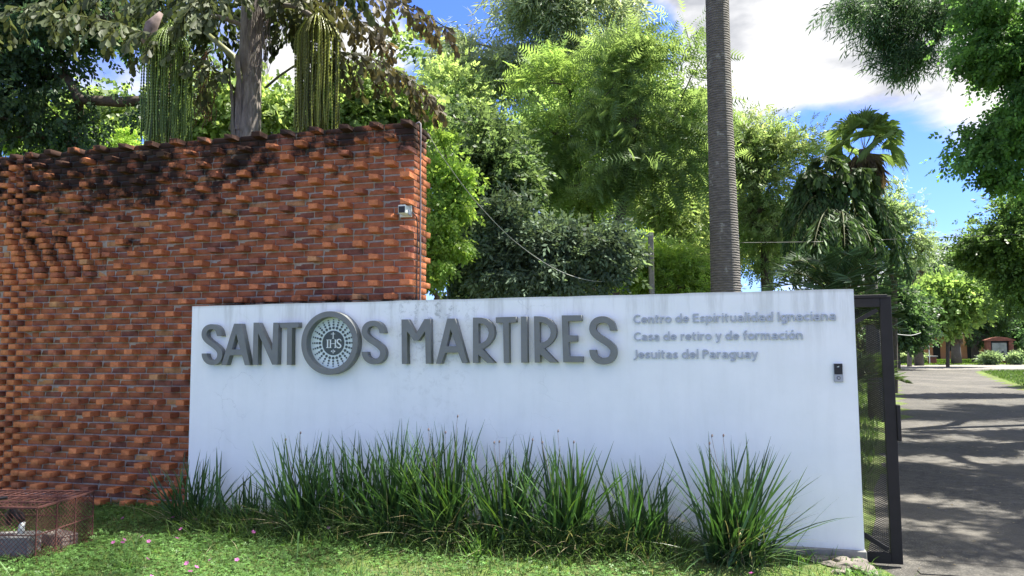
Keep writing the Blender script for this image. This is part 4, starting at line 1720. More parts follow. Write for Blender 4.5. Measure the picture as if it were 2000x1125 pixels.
# second row that closes the view
tree('background_tree', 'hazy pale green tree left of the eucalyptus', 'tree', (880, 27.0),
     [(870, 180, 90, 70), (930, 260, 90, 70), (850, 300, 80, 80), (880, 400, 90, 70)], 'fine', .40, 15000, (.12, .17, .06), .3, r=.16, cr=.8, seed=23, colb=(.17, .23, .07), clumps=180,
     group='trees in the second row behind the walls')
tree('background_tree', 'pale green tree showing between the dark tree and the feathery trees', 'tree', (1040, 25.0),
     [(1030, 260, 80, 70), (1010, 350, 80, 60), (1090, 430, 100, 60), (1010, 460, 90, 60)], 'broad', .40, 15000, (.10, .16, .05), .3, r=.16, cr=.8, seed=24, colb=(.15, .22, .06), clumps=180,
     group='trees in the second row behind the walls')
tree('background_tree', 'broad leafy tree behind the larger feathery tree', 'tree', (1240, 25.0),
     [(1240, 230, 110, 90), (1330, 300, 90, 90), (1230, 370, 110, 70), (1330, 440, 90, 70), (1180, 150, 50, 50)], 'broad', .40, 18000, (.10, .155, .045), .3, r=.18, cr=.8, seed=25, colb=(.15, .21, .06), clumps=210,
     group='trees in the second row behind the walls')
tree('background_tree', 'shaded tree low behind the olive green tree', 'tree', (1480, 28.0),
     [(1460, 430, 130, 100), (1580, 480, 110, 80)], 'broad', .40, 11000, (.05, .085, .03), .3, r=.18, cr=.8, seed=26, colb=(.09, .13, .04), clumps=130,
     group='trees in the second row behind the walls')
tree('pale_tree', 'thin pale tree showing right of the drooping palm', 'tree', (1745, 27.0),
     [(1745, 400, 45, 45), (1770, 470, 50, 45), (1720, 470, 45, 50)], 'fine', .34, 5200, (.09, .14, .06), .3, r=.10, cr=.6, seed=27, colb=(.13, .17, .08), clumps=75)

# ------------------------------------------------------------------ tall palm trunk (its crown is above the picture)
def tall_palm():
    c0 = W(1415, 565, 10.3); c1 = W(1415, 0, 10.3)
    g0 = gz(c0.x, c0.y)
    root = empty('tall_palm', (c0.x, c0.y, g0), 0, 'tall smooth grey palm trunk rising past the top of the picture', 'palm')
    b = MB()
    zs = np.linspace(-.1, 11.5, 70)
    pts, rads = [], []
    for z in zs:
        r_ = np.interp(z, [0, 1.2, 2.4, 5.2, 6.6, 8.5, 11.5], [.24, .215, .205, .170, .163, .17, .13])
        r_ *= 1 + .012 * math.sin(z * 37)
        pts.append(((c1.x - c0.x) * z / 6.5 * .2 + .01 * math.sin(z * .8), 0, z)); rads.append(float(r_))
    b.tube(pts, rads, 20)
    b.build('trunk', M['bark_palm'], root, smooth_shade=True)
    rng = np.random.default_rng(3)
    for i in range(13):
        az = i * 2.399
        el = .9 - 1.2 * i / 13
        L_ = 3.4
        p0 = np.array([c0.x, c0.y, g0 + 11.5])
        h = np.array([math.cos(az), math.sin(az), 0])
        p1 = p0 + h * L_ * .5 + np.array([0, 0, 1.6 * el + .6])
        p2 = p0 + h * L_ + np.array([0, 0, el * 1.2 - 1.0])
        put_part('frond', frond_mesh(p0, p1, p2, 60, .8, .04, .5, rng, (.05, .09, .025), rach=.03), (c0.x, c0.y, g0), 'leaf_palm', root)


tall_palm()


# ------------------------------------------------------------------ fishtail palm with hanging fruit, behind the brick wall
def strands(cx_px, dep, y0_px, y1_px, half_px, n, rng, tint, tint2, bead=.013, wave=.01, sprd=.35, uneven=.1):
    """bunch of long beaded strings hanging from one stalk"""
    top = W(cx_px, y0_px, dep); bot = W(cx_px, y1_px, dep)
    Lz = top.z - bot.z
    half = half_px * dep / F
    V, Fc, T = [], [], []
    k = 0
    for i in range(n):
        a = rng.uniform(0, 2 * math.pi); q = math.sqrt(rng.random())
        x, y = half * q * math.cos(a), half * .75 * q * math.sin(a)
        L_ = Lz * (1 - uneven * rng.random())
        m = int(L_ / (bead * 1.25))
        t = np.linspace(0, 1, m)
        spread = np.clip(t / .16, 0, 1) ** .6
        px_ = top.x + x * (sprd + (1 - sprd) * spread) + wave * np.sin(t * rng.uniform(5, 11) + rng.uniform(0, 6)) * t
        py_ = top.y + y * (sprd + (1 - sprd) * spread) + wave * np.sin(t * rng.uniform(5, 11) + rng.uniform(0, 6)) * t
        pz_ = top.z - L_ * t + .18 * (1 - spread) * (1 - q)
        rad = bead * np.where(np.arange(m) % 2 == 0, .75, .28) * rng.uniform(.85, 1.1)
        P = np.stack([px_, py_, pz_], 1)
        ph = rng.uniform(0, 2)
        for c in range(3):
            an = ph + c * 2.094
            V.append(P + np.stack([np.cos(an) * rad, np.sin(an) * rad, 0 * rad], 1))
        for c in range(3):
            d_ = (c + 1) % 3
            j = np.arange(m - 1)
            Fc.append(np.stack([k + c * m + j, k + d_ * m + j, k + d_ * m + j + 1], 1))
            Fc.append(np.stack([k + c * m + j, k + d_ * m + j + 1, k + c * m + j + 1], 1))
        tt = (np.array(tint) if rng.random() < .6 else np.array(tint2)) * math.exp(rng.normal() * .2)
        T.append(np.tile(tt, (3 * m, 1)))
        k += 3 * m
    return np.vstack(V), np.vstack(Fc), np.vstack(T)


def fishtail_main():
    rng = np.random.default_rng(41)
    D = 10.4
    c = W(482, 250, D)
    g0 = gz(c.x, c.y)
    off = (c.x, c.y, g0)
    root = empty('fishtail_palm', off, 0, 'fishtail palm with long hanging fruit strings rising behind the brick wall', 'palm')
    b = MB()
    zt = W(482, 180, D).z - g0
    b.tube([(0, 0, -.1), (0, 0, zt - .9), (.0, 0, zt - .1), (.03, 0, zt + .3), (.06, 0, zt + 2.0), (.05, 0, zt + 3.4)], [.21, .195, .19, .16, .15, .09], 16)
    b.build('trunk', M['bark_fish'], root, smooth_shade=True)
    b = MB()   # split, peeling leaf base clasping the trunk
    for a0, a1, z0, z1 in ((2.6, 4.3, zt - .75, zt + .25), (4.6, 5.9, zt - .75, zt + .15), (4.2, 4.75, zt - .6, zt + .45)):
        vs, fs = [], []
        m = 8
        for i in range(m + 1):
            t = i / m
            for j in range(5):
                a = a0 + (a1 - a0) * (j / 4) * (1 - .55 * t) + (a1 - a0) * .27 * t
                rr = .205 + .05 * t * t + .012 * math.sin(j * 3 + i)
                vs.append((rr * math.cos(a), rr * math.sin(a), z0 + (z1 - z0) * t))
        for i in range(m):
            for j in range(4):
                q = i * 5 + j
                fs.append((q, q + 1, q + 6, q + 5))
        b.add(vs, fs)
    b.build('leaf_base', M['bark_fish'], root, smooth_shade=True)

    def P(px, py, dy=0):
        return W(px, py, D + dy)
    gg, br, gr = (.060, .085, .035), (.13, .10, .055), (.085, .105, .05)
    fr = [((478, 200, 0), (385, 60, -.4), (90, 20, -.8), gr, gr), ((500, 60, 0), (300, -90, .4), (-40, 50, .2), gg, gr), ((500, 60, 0), (620, -120, -.6), (880, 60, -.8), gg, br),
          ((520, 170, 0), (680, 20, 0), (865, 210, .2), gg, br), ((500, 40, 0), (600, -60, .5), (760, 90, .8), gg, br), ((500, 20, 0), (410, -90, .6), (250, 40, 1.2), (.04, .06, .028), gg),
          ((500, 0, 0), (560, -60, 1.2), (620, 60, 1.8), (.04, .06, .028), gg), ((500, -10, 0), (440, -80, -1), (360, 30, -1.4), gr, gr), ((500, -30, 0), (560, -140, -1), (700, -20, -1.4), gg, gg),
          ((510, 30, 0), (560, -30, .9), (560, 90, 1.4), (.03, .05, .024), gg), ((505, 20, 0), (430, -20, .9), (420, 100, 1.3), (.03, .05, .024), gg)]
    for a, b_, c_, t1, t2 in fr:
        put_part('frond', fish_frond(P(*a), P(*b_), P(*c_), 15, 7, .62, .15, rng, t1, t2, rach=.022), off, 'leaf_palm', root)
    s = put_part('fruit_strings', strands(331, D - .5, 62, 292, 50, 120, rng, (.11, .17, .030), (.18, .25, .05), .0165, .012), off, 'fruit', root)
    s['label'] = 'broad bunch of bright green fruit strings'
    s = put_part('fruit_strings', strands(620, D - .4, 38, 268, 47, 110, rng, (.10, .11, .018), (.24, .27, .045), .018, .012), off, 'fruit', root)
    s['label'] = 'bunch of olive yellow fruit strings'
    s = put_part('fruit_strings', strands(403, D + .5, 120, 262, 22, 26, rng, (.14, .075, .02), (.20, .11, .03), .014, .05, .5, .5), off, 'fruit', root)
    s['label'] = 'thin rusty brown fruit strings'
    s = put_part('fruit_strings', strands(505, D - .45, -60, 168, 24, 60, rng, (.13, .10, .095), (.20, .17, .16), .006, .04, .5, .45), off, 'fruit', root)
    s['label'] = 'grey bare old fruit strings against the trunk'
    b = MB()
    for (x0, y0, x1, y1, x2, y2, d_) in ((488, 60, 400, 0, 331, 66, -.5), (500, 40, 560, -20, 620, 42, -.4)):
        p0, p1, p2 = P(x0, y0), P(x1, y1, d_ / 2), P(x2, y2, d_)
        b.tube([Vector(p0).lerp(Vector(p1), t).lerp(Vector(p1).lerp(Vector(p2), t), t) - Vector(off) for t in np.linspace(0, 1, 9)], [.035] * 9, 8)
    b.build('fruit_stalk', M['bark_fish'], root, smooth_shade=True)
    b = MB()   # pale sheath above the green bunch
    a = P(300, 80, -.5)
    b.tube([P(315, 25, -.5) - Vector(off), P(296, 50, -.5) - Vector(off), P(286, 80, -.5) - Vector(off), P(292, 108, -.5) - Vector(off)], [.03, .085, .07, .01], 10)
    b.build('fruit_sheath', M['fibre'], root, smooth_shade=True)
    b = MB()
    pa = [W(452, 255, D), W(478, 175, D - .1), W(455, 110, D - .2), W(400, 62, D - .3)]
    b.tube([p - Vector(off) for p in pa], [.05, .06, .05, .03], 8)
    b.build('petiole', M['leaf_stalk'], root, smooth_shade=True)


M['leaf_stalk'] = simple_mat('yellow_green_stalk', (.16, .17, .06), .5, 0, .3, 7)
fishtail_main()


def fishtail_second():
    rng = np.random.default_rng(43)
    D = 16.0
    c = W(1640, 370, D)
    g0 = gz(c.x, c.y)
    off = (c.x, c.y, g0)
    root = empty('drooping_palm', off, 0, 'dark drooping fishtail palm below the fan palm', 'palm')
    b = MB()
    b.tube([(0, 0, -.1), (0, 0, c.z - g0 + .3)], [.2, .15], 12)
    b.build('trunk', M['bark_fish'], root, smooth_shade=True)
    P = lambda px, py, dy=0: W(px, py, D + dy)
    dk, gg = (.045, .092, .036), (.07, .13, .045)
    ends = [(1530, 430, 0), (1545, 470, -.8), (1590, 480, -1.5), (1650, 480, -1.6), (1700, 470, -1.2), (1755, 500, -.3), (1765, 530, .3), (1730, 420, .8), (1620, 440, 1.0),
            (1560, 380, .8), (1680, 520, -1.0), (1600, 530, -.6), (1550, 540, .5), (1740, 480, 1.2), (1650, 540, .5)]
    for i, (ex, ey, dy) in enumerate(ends):
        sy = 370 + (i % 5) * 22
        mx_ = (1640 + ex) / 2 + (ex - 1640) * .15
        my = min(sy, ey) - 62 + (i % 3) * 14
        put_part('frond', fish_frond(P(1640, sy), P(mx_, my, dy * .6), P(ex, ey, dy), 17, 7, .55, .20, rng, dk, gg, rach=.02, hang=1.15, slim=.45), off, 'leaf_palm', root)
    for (mx_, my, ex, ey) in ((1625, 330, 1605, 315), (1600, 340, 1575, 345), (1680, 330, 1690, 345)):
        put_part('frond', fish_frond(P(1640, 380), P(mx_, my - 20, -.2), P(ex, ey - 10, -.3), 11, 6, .6, .22, rng, gg, (.06, .10, .03), rach=.025, hang=1.2), off, 'leaf_palm', root)


fishtail_second()
fan_palm('fan_palm', 'tall fan palm with round pleated leaves against the blue sky', 1688, 17.5, 292, 100, 34, 51, (.20, .30, .10), .15, skirt=.45)
fan_palm('fan_palm', 'distant fan palm with a skirt of dead fronds beyond the gate', 1786, 58.0, 525, 36, 16, 52, (.11, .15, .07), .30, skirt=2.6, detail=10)


def feather_palm(name, label, px, py, dep, L_px, nfr, seed, tint, llen=.45, spread=1.0, lw=.028, r=.10):
    rng = np.random.default_rng(seed)
    c = W(px, py, dep)
    g0 = gz(c.x, c.y)
    off = (c.x, c.y, g0)
    root = empty(name, off, 0, label, 'palm')
    b = MB(); b.tube([(0, 0, -.1), (0, 0, max(.2, c.z - g0))], [r * 1.2, r], 10); b.build('trunk', M['bark_palm'], root, smooth_shade=True)
    L_ = L_px * dep / F
    for i in range(nfr):
        az = i * 2.399 + rng.uniform(-.2, .2)
        el = R(80 - 72 * (i + .5) / nfr)
        h = np.array([math.cos(az), math.sin(az), 0])
        p0 = np.array(c)
        p1 = p0 + (h * math.cos(el) + np.array([0, 0, math.sin(el)])) * L_ * .65
        p2 = p0 + h * L_ * (.35 + .6 * math.cos(el)) * spread + np.array([0, 0, L_ * (math.sin(el) * .75 - .28)])
        put_part('frond', frond_mesh(p0, p1, p2, 34, llen, lw, .12, rng, np.array(tint) * rng.uniform(.8, 1.25), rach=.014, vee=.45), off, 'leaf_palm', root)
    return root


feather_palm('feather_palm', 'green feather palm with stiff fronds just above the white wall', 1625, 575, 12.0, 150, 22, 61, (.055, .105, .045), .42)
feather_palm('feather_palm', 'grey green feather palm behind the mesh of the gate', 1655, 640, 11.0, 110, 20, 62, (.075, .12, .045), .40, r=.04)
feather_palm('feather_palm', 'low feather palm with arching fronds at the driveway edge behind the gate', 1662, 745, 12.5, 90, 16, 63, (.09, .15, .05), .38, 1.2, r=.04)

# ------------------------------------------------------------------ right side: overhanging trees
tree('overhanging_tree', 'grey green fine leaved tree hanging into the top right of the sky', 'tree', (2130, 17.0),
     [(1760, 20, 110, 55), (1860, 60, 110, 75), (1720, 80, 60, 45), (1800, 115, 70, 50), (1940, 30, 110, 90), (1690, 20, 45, 35), (2200, 80, 150, 170, 3), (2360, 0, 200, 200, 5), (2160, -150, 200, 120, 4)],  # the far right blobs, out of view, are added to shade the driveway
     'narrow', .30, 60000, (.04, .075, .036), .35, trunk=[(2110, 420), (2060, 180)], r=.16, cr=.42, seed=31, colb=(.06, .10, .045), clumps=560, droop=.8)
tree('overhanging_tree', 'mid green dense tree leaning in from the right edge', 'tree', (2120, 14.0),
     [(1960, 90, 90, 90), (1900, 170, 70, 70), (1960, 240, 80, 70), (2030, 170, 90, 150), (1900, 260, 35, 35), (1980, 330, 55, 40), (1930, 60, 60, 60), (2180, 0, 160, 140), (2350, 60, 170, 200, 2), (2480, -120, 300, 260, -3), (2790, -400, 520, 330, -5.5), (2700, -150, 300, 300, -4), (2230, -300, 260, 210, -2), (1960, -190, 150, 110, 0), (1740, -210, 140, 90, -1), (1880, -190, 170, 80, 7)],  # blobs right of and above the view added as blockers, shading the drive
     'broad', .23, 135000, (.045, .095, .03), .3, trunk=[(2110, 420), (2050, 260)], r=.15, cr=.38, seed=32, colb=(.075, .15, .03), clumps=620, droop=.5)
tree('roadside_tree', 'dark tree at the right edge beside the driveway', 'tree', (2040, 26.0),
     [(1980, 440, 85, 60), (1930, 500, 55, 50), (2010, 550, 90, 50), (1930, 555, 40, 40), (2040, 480, 70, 120)],
     'broad', .34, 17000, (.04, .075, .025), .35, trunk=[(2035, 640), (2010, 560)], r=.16, cr=.6, seed=33, colb=(.075, .12, .03), clumps=210)
tree('roadside_tree', 'low leafy shrub at the right edge under the dark tree', 'shrub', (2030, 30.0),
     [(2060, 640, 60, 40), (2035, 655, 20, 20)], 'broad', .30, 3500, (.03, .06, .02), .3, r=.06, cr=.5, seed=34, clumps=50)

# far side of the grounds
tree('garden_tree', 'bright yellow green tree on the lawn beyond the driveway', 'tree', (1850, 54.0),
     [(1820, 580, 45, 30), (1870, 600, 50, 32), (1800, 620, 38, 26), (1850, 560, 45, 26), (1900, 585, 40, 34), (1870, 640, 30, 14)],
     'round', .50, 14000, (.085, .14, .035), .3, trunk=[(1851, 650), (1848, 620)], r=.13, cr=1.1, seed=35, colb=(.12, .18, .045), clumps=130)
tree('garden_tree', 'dark crooked tree left of the brick shrine', 'tree', (1905, 64.0),
     [(1895, 640, 36, 20), (1925, 615, 40, 26), (1955, 596, 45, 30)], 'broad', .6, 6500, (.035, .06, .02), .3, trunk=[(1904, 680), (1912, 662)], r=.3, cr=1.2, seed=36, clumps=70)
tree('garden_tree', 'dark leafy tree spreading behind the brick shrine', 'tree', (1975, 70.0),
     [(1980, 620, 60, 40), (1935, 590, 50, 30), (2020, 600, 60, 60)], 'broad', .7, 8000, (.04, .07, .022), .3, r=.3, cr=1.4, seed=37, clumps=90)
tree('garden_tree', 'shaded tree left of the far fan palm', 'tree', (1752, 50.0),
     [(1745, 610, 40, 40), (1770, 650, 32, 22), (1735, 560, 35, 30)], 'broad', .6, 7000, (.035, .065, .022), .3, r=.2, cr=1.0, seed=38, clumps=80)
tree('garden_tree', 'far dark tree under the clouds at the end of the driveway', 'tree', (1850, 85.0),
     [(1840, 520, 45, 24), (1880, 520, 40, 22), (1800, 560, 60, 30)], 'broad', .9, 7000, (.05, .08, .035), .3, r=.3, cr=1.7, seed=39, clumps=80)
for i, (px, dep, w_, lb) in enumerate(((1775, 62, 22, 'pale leafy bush at the left end of the far lawn'), (1795, 63, 16, 'small pale bush beside the thin pole'),
                                       (1935, 58.5, 18, 'bushy plants at the left foot of the brick shrine'), (1965, 58.5, 20, 'low plants in front of the brick shrine'), (1990, 60, 16, 'low plants right of the brick shrine'))):
    tree('flower_bush', lb, 'bush', (px, dep), [(px, 699, w_, 4)], 'big', .30, 2600, (.14, .18, .09) if i < 2 else (.09, .13, .06), .3, r=.03, cr=.30, seed=70 + i, clumps=30, group='low bushes along the far lawn')
fan_palm('young_fan_palm', 'small dark fan palm standing left of the crooked tree', 1865, 60.0, 650, 24, 14, 53, (.04, .065, .03), .35, skirt=.6, detail=8)


# far woodland mass closing the horizon
def woods():
    rng = np.random.default_rng(90)
    n = 60000
    a = rng.uniform(-.95, .95, n)
    d_ = rng.uniform(60, 95, n)
    x = np.tan(a * .9) * d_; y = d_
    h = 7.5 + 2.2 * np.sin(x * .11) + 1.5 * np.sin(x * .37 + 1) + 1.0 * np.sin(x * .9)
    z = DZ + h * rng.random(n) ** .8
    keep = (y > 78) | (x < 14) | (x > 60)
    x, y, z = x[keep], y[keep], z[keep]
    n = len(x)
    pos = np.stack([x, y, z], 1)
    dirs = unit(rng, n); ups = rng.normal(size=(n, 3)) * .8 + np.array([0, 0, .6])
    t = (np.array([.06, .09, .035]) * np.exp(rng.normal(size=(n, 1)) * .3)) * (1 + .25 * np.sin(x * .5)[:, None])
    V, Fc, T = scatter(PROTO['broad'], pos, dirs, ups, rng.uniform(.9, 1.7, n), np.clip(t, 0, 1), rng)
    o = link('far_woods', np_mesh('far_woods', V, Fc, M['leaf'], T))
    tag(o, 'far green woodland closing the horizon behind the grounds', 'woods', kind='stuff')


woods()


def understory():
    """leafy ground cover and saplings between the walls and the second row of trees"""
    rng = np.random.default_rng(91)
    n = 26000
    y = rng.uniform(11.5, 30, n)
    x = rng.uniform(-1, 1, n) * (y * .75 + 2)
    keep = (x < 3.0 + (y - 6.5) * DRIVE_SLOPE - 1.2)
    x, y = x[keep], y[keep]
    n = len(x)
    h = .5 + .09 * (y - 10) + .5 * np.sin(x * 1.1 + y) ** 2
    z = -.1 + h * rng.random(n)
    pos = np.stack([x, y, z], 1)
    V, Fc, T = scatter(PROTO['broad'], pos, unit(rng, n) + np.array([0, 0, .3]), rng.normal(size=(n, 3)) + np.array([0, 0, .8]), rng.uniform(.25, .5, n),
                       np.array([.055, .09, .028]) * np.exp(rng.normal(size=(n, 1)) * .35), rng)
    tag(link('undergrowth', np_mesh('undergrowth', V, Fc, M['leaf'], T)), 'leafy undergrowth behind the walls', 'undergrowth', kind='stuff')


understory()

# ------------------------------------------------------------------ posts, wires, shrine
p = W(1273, 570, 11.6)
post = empty('wire_post', (p.x, p.y, gz(p.x, p.y)), 0, 'short grey post standing behind the white wall', 'post')
zt = W(1273, 455, 11.6).z - post.location.z
b = MB(); b.box((-.038, -.038, -.1), (.038, .038, zt)); b.build('shaft', M['wood_post'], post, bevel=.006)
b = MB()
for k in range(5): b.tube([(-.0, -.046, zt - .1 - k * .18), (0, -.0385, zt - .1 - k * .18)], .008, 6)
b.build('wire_staples', M['wire'], post)['kind'] = 'stuff'


def wire(name, pts, r_, mat, label):
    b = MB()
    P3 = [W(*q) for q in pts]
    out = []
    P_ = [P3[0]] + P3 + [P3[-1]]
    for i in range(1, len(P_) - 2):
        for s in range(8):
            t = s / 8
            a, b_, c, d_ = P_[i - 1], P_[i], P_[i + 1], P_[i + 2]
            out.append(.5 * (2 * b_ + (c - a) * t + (2 * a - 5 * b_ + 4 * c - d_) * t * t + (3 * b_ - a - 3 * c + d_) * t ** 3))
    out.append(P3[-1])
    b.tube(out, r_, 5)
    return tag(b.build(name, mat, smooth_shade=True), label, 'wire')


wire('sagging_wire', [(836, 262, 8.0), (875, 322, 8.5), (935, 400, 9.1), (1010, 475, 9.8), (1090, 528, 10.4), (1160, 549, 10.9), (1210, 543, 11.2), (1250, 518, 11.45), (1272, 495, 11.52)], .005, M['wire'],
     'pale wire sagging from the brick wall to the short post')
wire('overhead_wire', [(1445, 474, 13.5), (1600, 472, 14.5), (1780, 466, 15.5), (1990, 458, 16.5), (2150, 450, 17.5)], .0045, M['cable'],
     'thin wire crossing in front of the drooping palm')
wire('far_wire', [(1745, 652, 44), (1778, 655, 46), (1798, 650, 48)], .025, M['wire'], 'short pale wire by the far tree trunk')


def shrine():
    c = W(1952, 695, 61.5)
    root = empty('brick_shrine', (c.x, c.y, DZ), R(-8), 'small brick shrine with arched roof and a grey framed picture', 'shrine')
    H = 2.15
    s = .86
    for sx in (-1, 1):
        b = MB(); b.box((sx * s - .17, -.2, 0), (sx * s + .17, .2, H - .28)); b.build('pillar', M['tile_roof'], root, bevel=.01)
    b = MB(); b.box((-s + .171, -.06, .0), (s - .171, .12, .42)); b.build('plinth', M['tile_roof'], root, bevel=.01)
    b = MB()
    out = [(-1.15, H - .27)] + [(-1.15 + 2.3 * i / 12, H - .20 + .26 * math.sin(math.pi * i / 12)) for i in range(13)] + [(1.15, H - .27)]
    b.prism(out, -.3, .3); b.build('roof', M['tile_roof'], root)
    b = MB(); b.box((-s + .172, -.05, .421), (s - .172, .1, H - .28)); b.build('back_board', M['black_steel'], root)
    b = MB(); b.box((-.56, -.075, .50), (.56, -.052, 1.72)); pic = b.build('picture', M['pic_sky'], root)
    b = MB()
    for (x, z, w_, h_) in ((-.22, .55, .34, .42), (.24, .55, .30, .55), (-.40, .55, .12, .3)):
        n = 10
        b.prism([(x + w_ / 2 * math.cos(math.pi * i / n), z + h_ * math.sin(math.pi * i / n)) for i in range(n + 1)], -.080, -.076)
    b.build('dark_shapes', M['pic_dark'], pic)
    b = MB()
    for (x, z, r_) in ((-.20, .98, .085), (.24, 1.12, .08)):
        b.prism([(x + r_ * math.cos(2 * math.pi * i / 10), z + r_ * math.sin(2 * math.pi * i / 10)) for i in range(10)], -.086, -.081)
    b.build('pale_shapes', M['pic_pale'], pic)


M['pic_sky'] = simple_mat('picture_grey', (.30, .31, .27), .5, 0, .3, 2.5)
M['pic_dark'] = simple_mat('picture_dark', (.05, .05, .045), .5, 0, .2, 5)
M['pic_pale'] = simple_mat('picture_pale', (.42, .40, .34), .5, 0, .1, 5)
shrine()

c = W(1815, 690, 60); b = MB(); b.tube([(0, 0, 0), (0, 0, 2.3)], .035, 8)
o = b.build('thin_pole', M['white_plastic'], None, loc=(c.x, c.y, DZ)); tag(o, 'thin pale pole on the far lawn', 'pole')
c = W(1820, 690, 61)
r_ = empty('brick_pedestal', (c.x, c.y, DZ), 0, 'small brown pedestal right of the thin pole', 'pedestal')
b = MB(); b.box((-.26, -.2, 0), (.26, .2, .60)); b.build('shaft', M['tile_roof'], r_, bevel=.01)
b = MB(); b.box((-.33, -.27, .601), (.33, .27, .70)); b.build('cap', M['concrete'], r_, bevel=.01)
# low building seen between the trunks
c = W(1878, 690, 76)
hb = empty('garden_house', (c.x, c.y, DZ), R(-6), 'low orange plastered house glimpsed behind the far trees', 'house')
b = MB(); b.box((-3.6, 0, 0), (3.6, 3, 2.4)); b.build('wall', M['plaster_orange'], hb)
b = MB(); b.prism([(-4.1, 2.42), (4.1, 2.42), (3.2, 3.5), (-3.2, 3.5)], -.5, 3.5); b.build('roof', M['tile_roof'], hb)
for x in (-2.4, -.8, .9, 2.5):
    b = MB(); b.box((x - .35, -.03, .0 if x in (-2.4, .9) else .9), (x + .35, -.002, 2.0)); b.build('door' if x in (-2.4, .9) else 'window', M['black_steel'], hb)
# sunlit boundary hedge trunk left of the drive
p = W(1775, 690, 56)
b = MB(); b.tube([(0, 0, -.1), (.1, 0, 2.2), (.0, 0, 4.2)], [.17, .14, .12], 9)
o = b.build('bare_trunk', M['bark_pale'], None, smooth_shade=True, loc=(p.x, p.y, DZ)); tag(o, 'bare pale trunk standing left of the thin pole', 'trunk')


# ------------------------------------------------------------------ cage with the block and the black valve
def cage():
    FR, BR_, FL, BL = (-3.98, 6.32), (-3.90, 7.02), (-5.05, 6.42), (-4.97, 7.12)
    o = Vector((-4.5, 6.7, 0)); g = -.10
    root = empty('wire_cage', (o.x, o.y, g), 0, 'rusty red wire mesh cage on the grass in the bottom left corner', 'cage')
    Hc = .47
    L3 = lambda p, z: Vector((p[0] - o.x, p[1] - o.y, z))
    b = MB()
    ring = [FR, BR_, BL, FL]
    for z, w_ in ((.03, .010), (Hc, .015), (Hc * .52, .008)):
        for i in range(4):
            b.bar(L3(ring[i], z), L3(ring[(i + 1) % 4], z), w_, w_)
    for i in range(4):
        for t in (0, .33, .66):
            a, c_ = Vector(ring[i]), Vector(ring[(i + 1) % 4])
            q = a.lerp(c_, t)
            b.bar(L3(q, 0), L3(q, Hc), .009, .009)
    for t in (.3, .62):
        b.bar(L3(Vector(FR).lerp(Vector(BR_), t), Hc + .004), L3(Vector(FL).lerp(Vector(BL), t), Hc + .004), .016, .010)
    b.build('frame', M['rust'], root)
    # woven diamond wire on each side and the lid
    for nm, (a, c_) in (('front_mesh', (FL, FR)), ('right_mesh', (FR, BR_)), ('back_mesh', (BR_, BL)), ('left_mesh', (BL, FL))):
        m = MB()
        a, c_ = Vector(a), Vector(c_)
        L_ = (c_ - a).length
        stp = .042
        k = -Hc
        while k < L_:
            for sgn in (1, -1):
                x0, x1 = (k, k + Hc) if sgn > 0 else (k + Hc, k)
                z0, z1 = .03, Hc
                # clip to the panel
                t0, t1 = 0, 1
                if x1 != x0:
                    for lim in (0, L_):
                        t = (lim - x0) / (x1 - x0)
                        if (x1 > x0) == (lim == 0): t0 = max(t0, t)
                        else: t1 = min(t1, t)
                if t1 > t0:
                    pa = a.lerp(c_, (x0 + (x1 - x0) * t0) / L_); pb = a.lerp(c_, (x0 + (x1 - x0) * t1) / L_)
                    m.bar(L3(pa, z0 + (z1 - z0) * t0), L3(pb, z0 + (z1 - z0) * t1), .0028, .0028)
            k += stp
        m.build(nm, M['rust'], root)['kind'] = 'stuff'
    m = MB()
    for i in range(1, 26):
        t = i / 26
        m.bar(L3(Vector(FR).lerp(Vector(FL), t), Hc), L3(Vector(BR_).lerp(Vector(BL), min(1, t + .02 * (-1) ** i)), Hc), .004, .004)
    for i in range(1, 14):
        t = i / 14
        m.bar(L3(Vector(FR).lerp(Vector(BR_), t), Hc), L3(Vector(FL).lerp(Vector(BL), t), Hc), .004, .004)
    m.build('lid_mesh', M['rust'], root)['kind'] = 'stuff'
    b = MB(); b.tube([L3((-4.52, 6.62), Hc + .02), L3((-4.44, 6.63), Hc + .03)], .012, 8); b.build('latch', M['black_plastic'], root)
    # concrete block inside
    b = MB(); b.box((-.22, -.11, 0), (.22, .11, .19))
    blk = b.build('concrete_block', M['concrete'], None, bevel=.012, loc=(-4.36, 6.55, -.085), rot=(0, 0, .12)); tag(blk, 'grey concrete block lying inside the rusty cage', 'block')
    b = MB(); b.box((-.16, -.08, 0), (.16, .08, .12))
    blk = b.build('concrete_block', M['stone'], None, bevel=.012, loc=(-4.10, 6.85, -.075), rot=(0, 0, -.5)); tag(blk, 'brown stone slab at the back of the rusty cage', 'block')
    v = empty('water_valve', (-4.26, 6.56, .106), 0, 'black and white water valve on the concrete block in the cage', 'valve')
    b = MB(); b.tube([(0, 0, 0), (0, 0, .05), (.01, 0, .10)], [.03, .025, .02], 10); b.build('base', M['white_plastic'], v, smooth_shade=True)
    b = MB(); b.tube([(.01, 0, .10), (-.02, 0, .15), (-.08, 0, .20), (-.11, 0, .16), (-.115, 0, .07)], [.025, .04, .045, .035, .02], 10); b.build('hose', M['black_plastic'], v, smooth_shade=True)


cage()


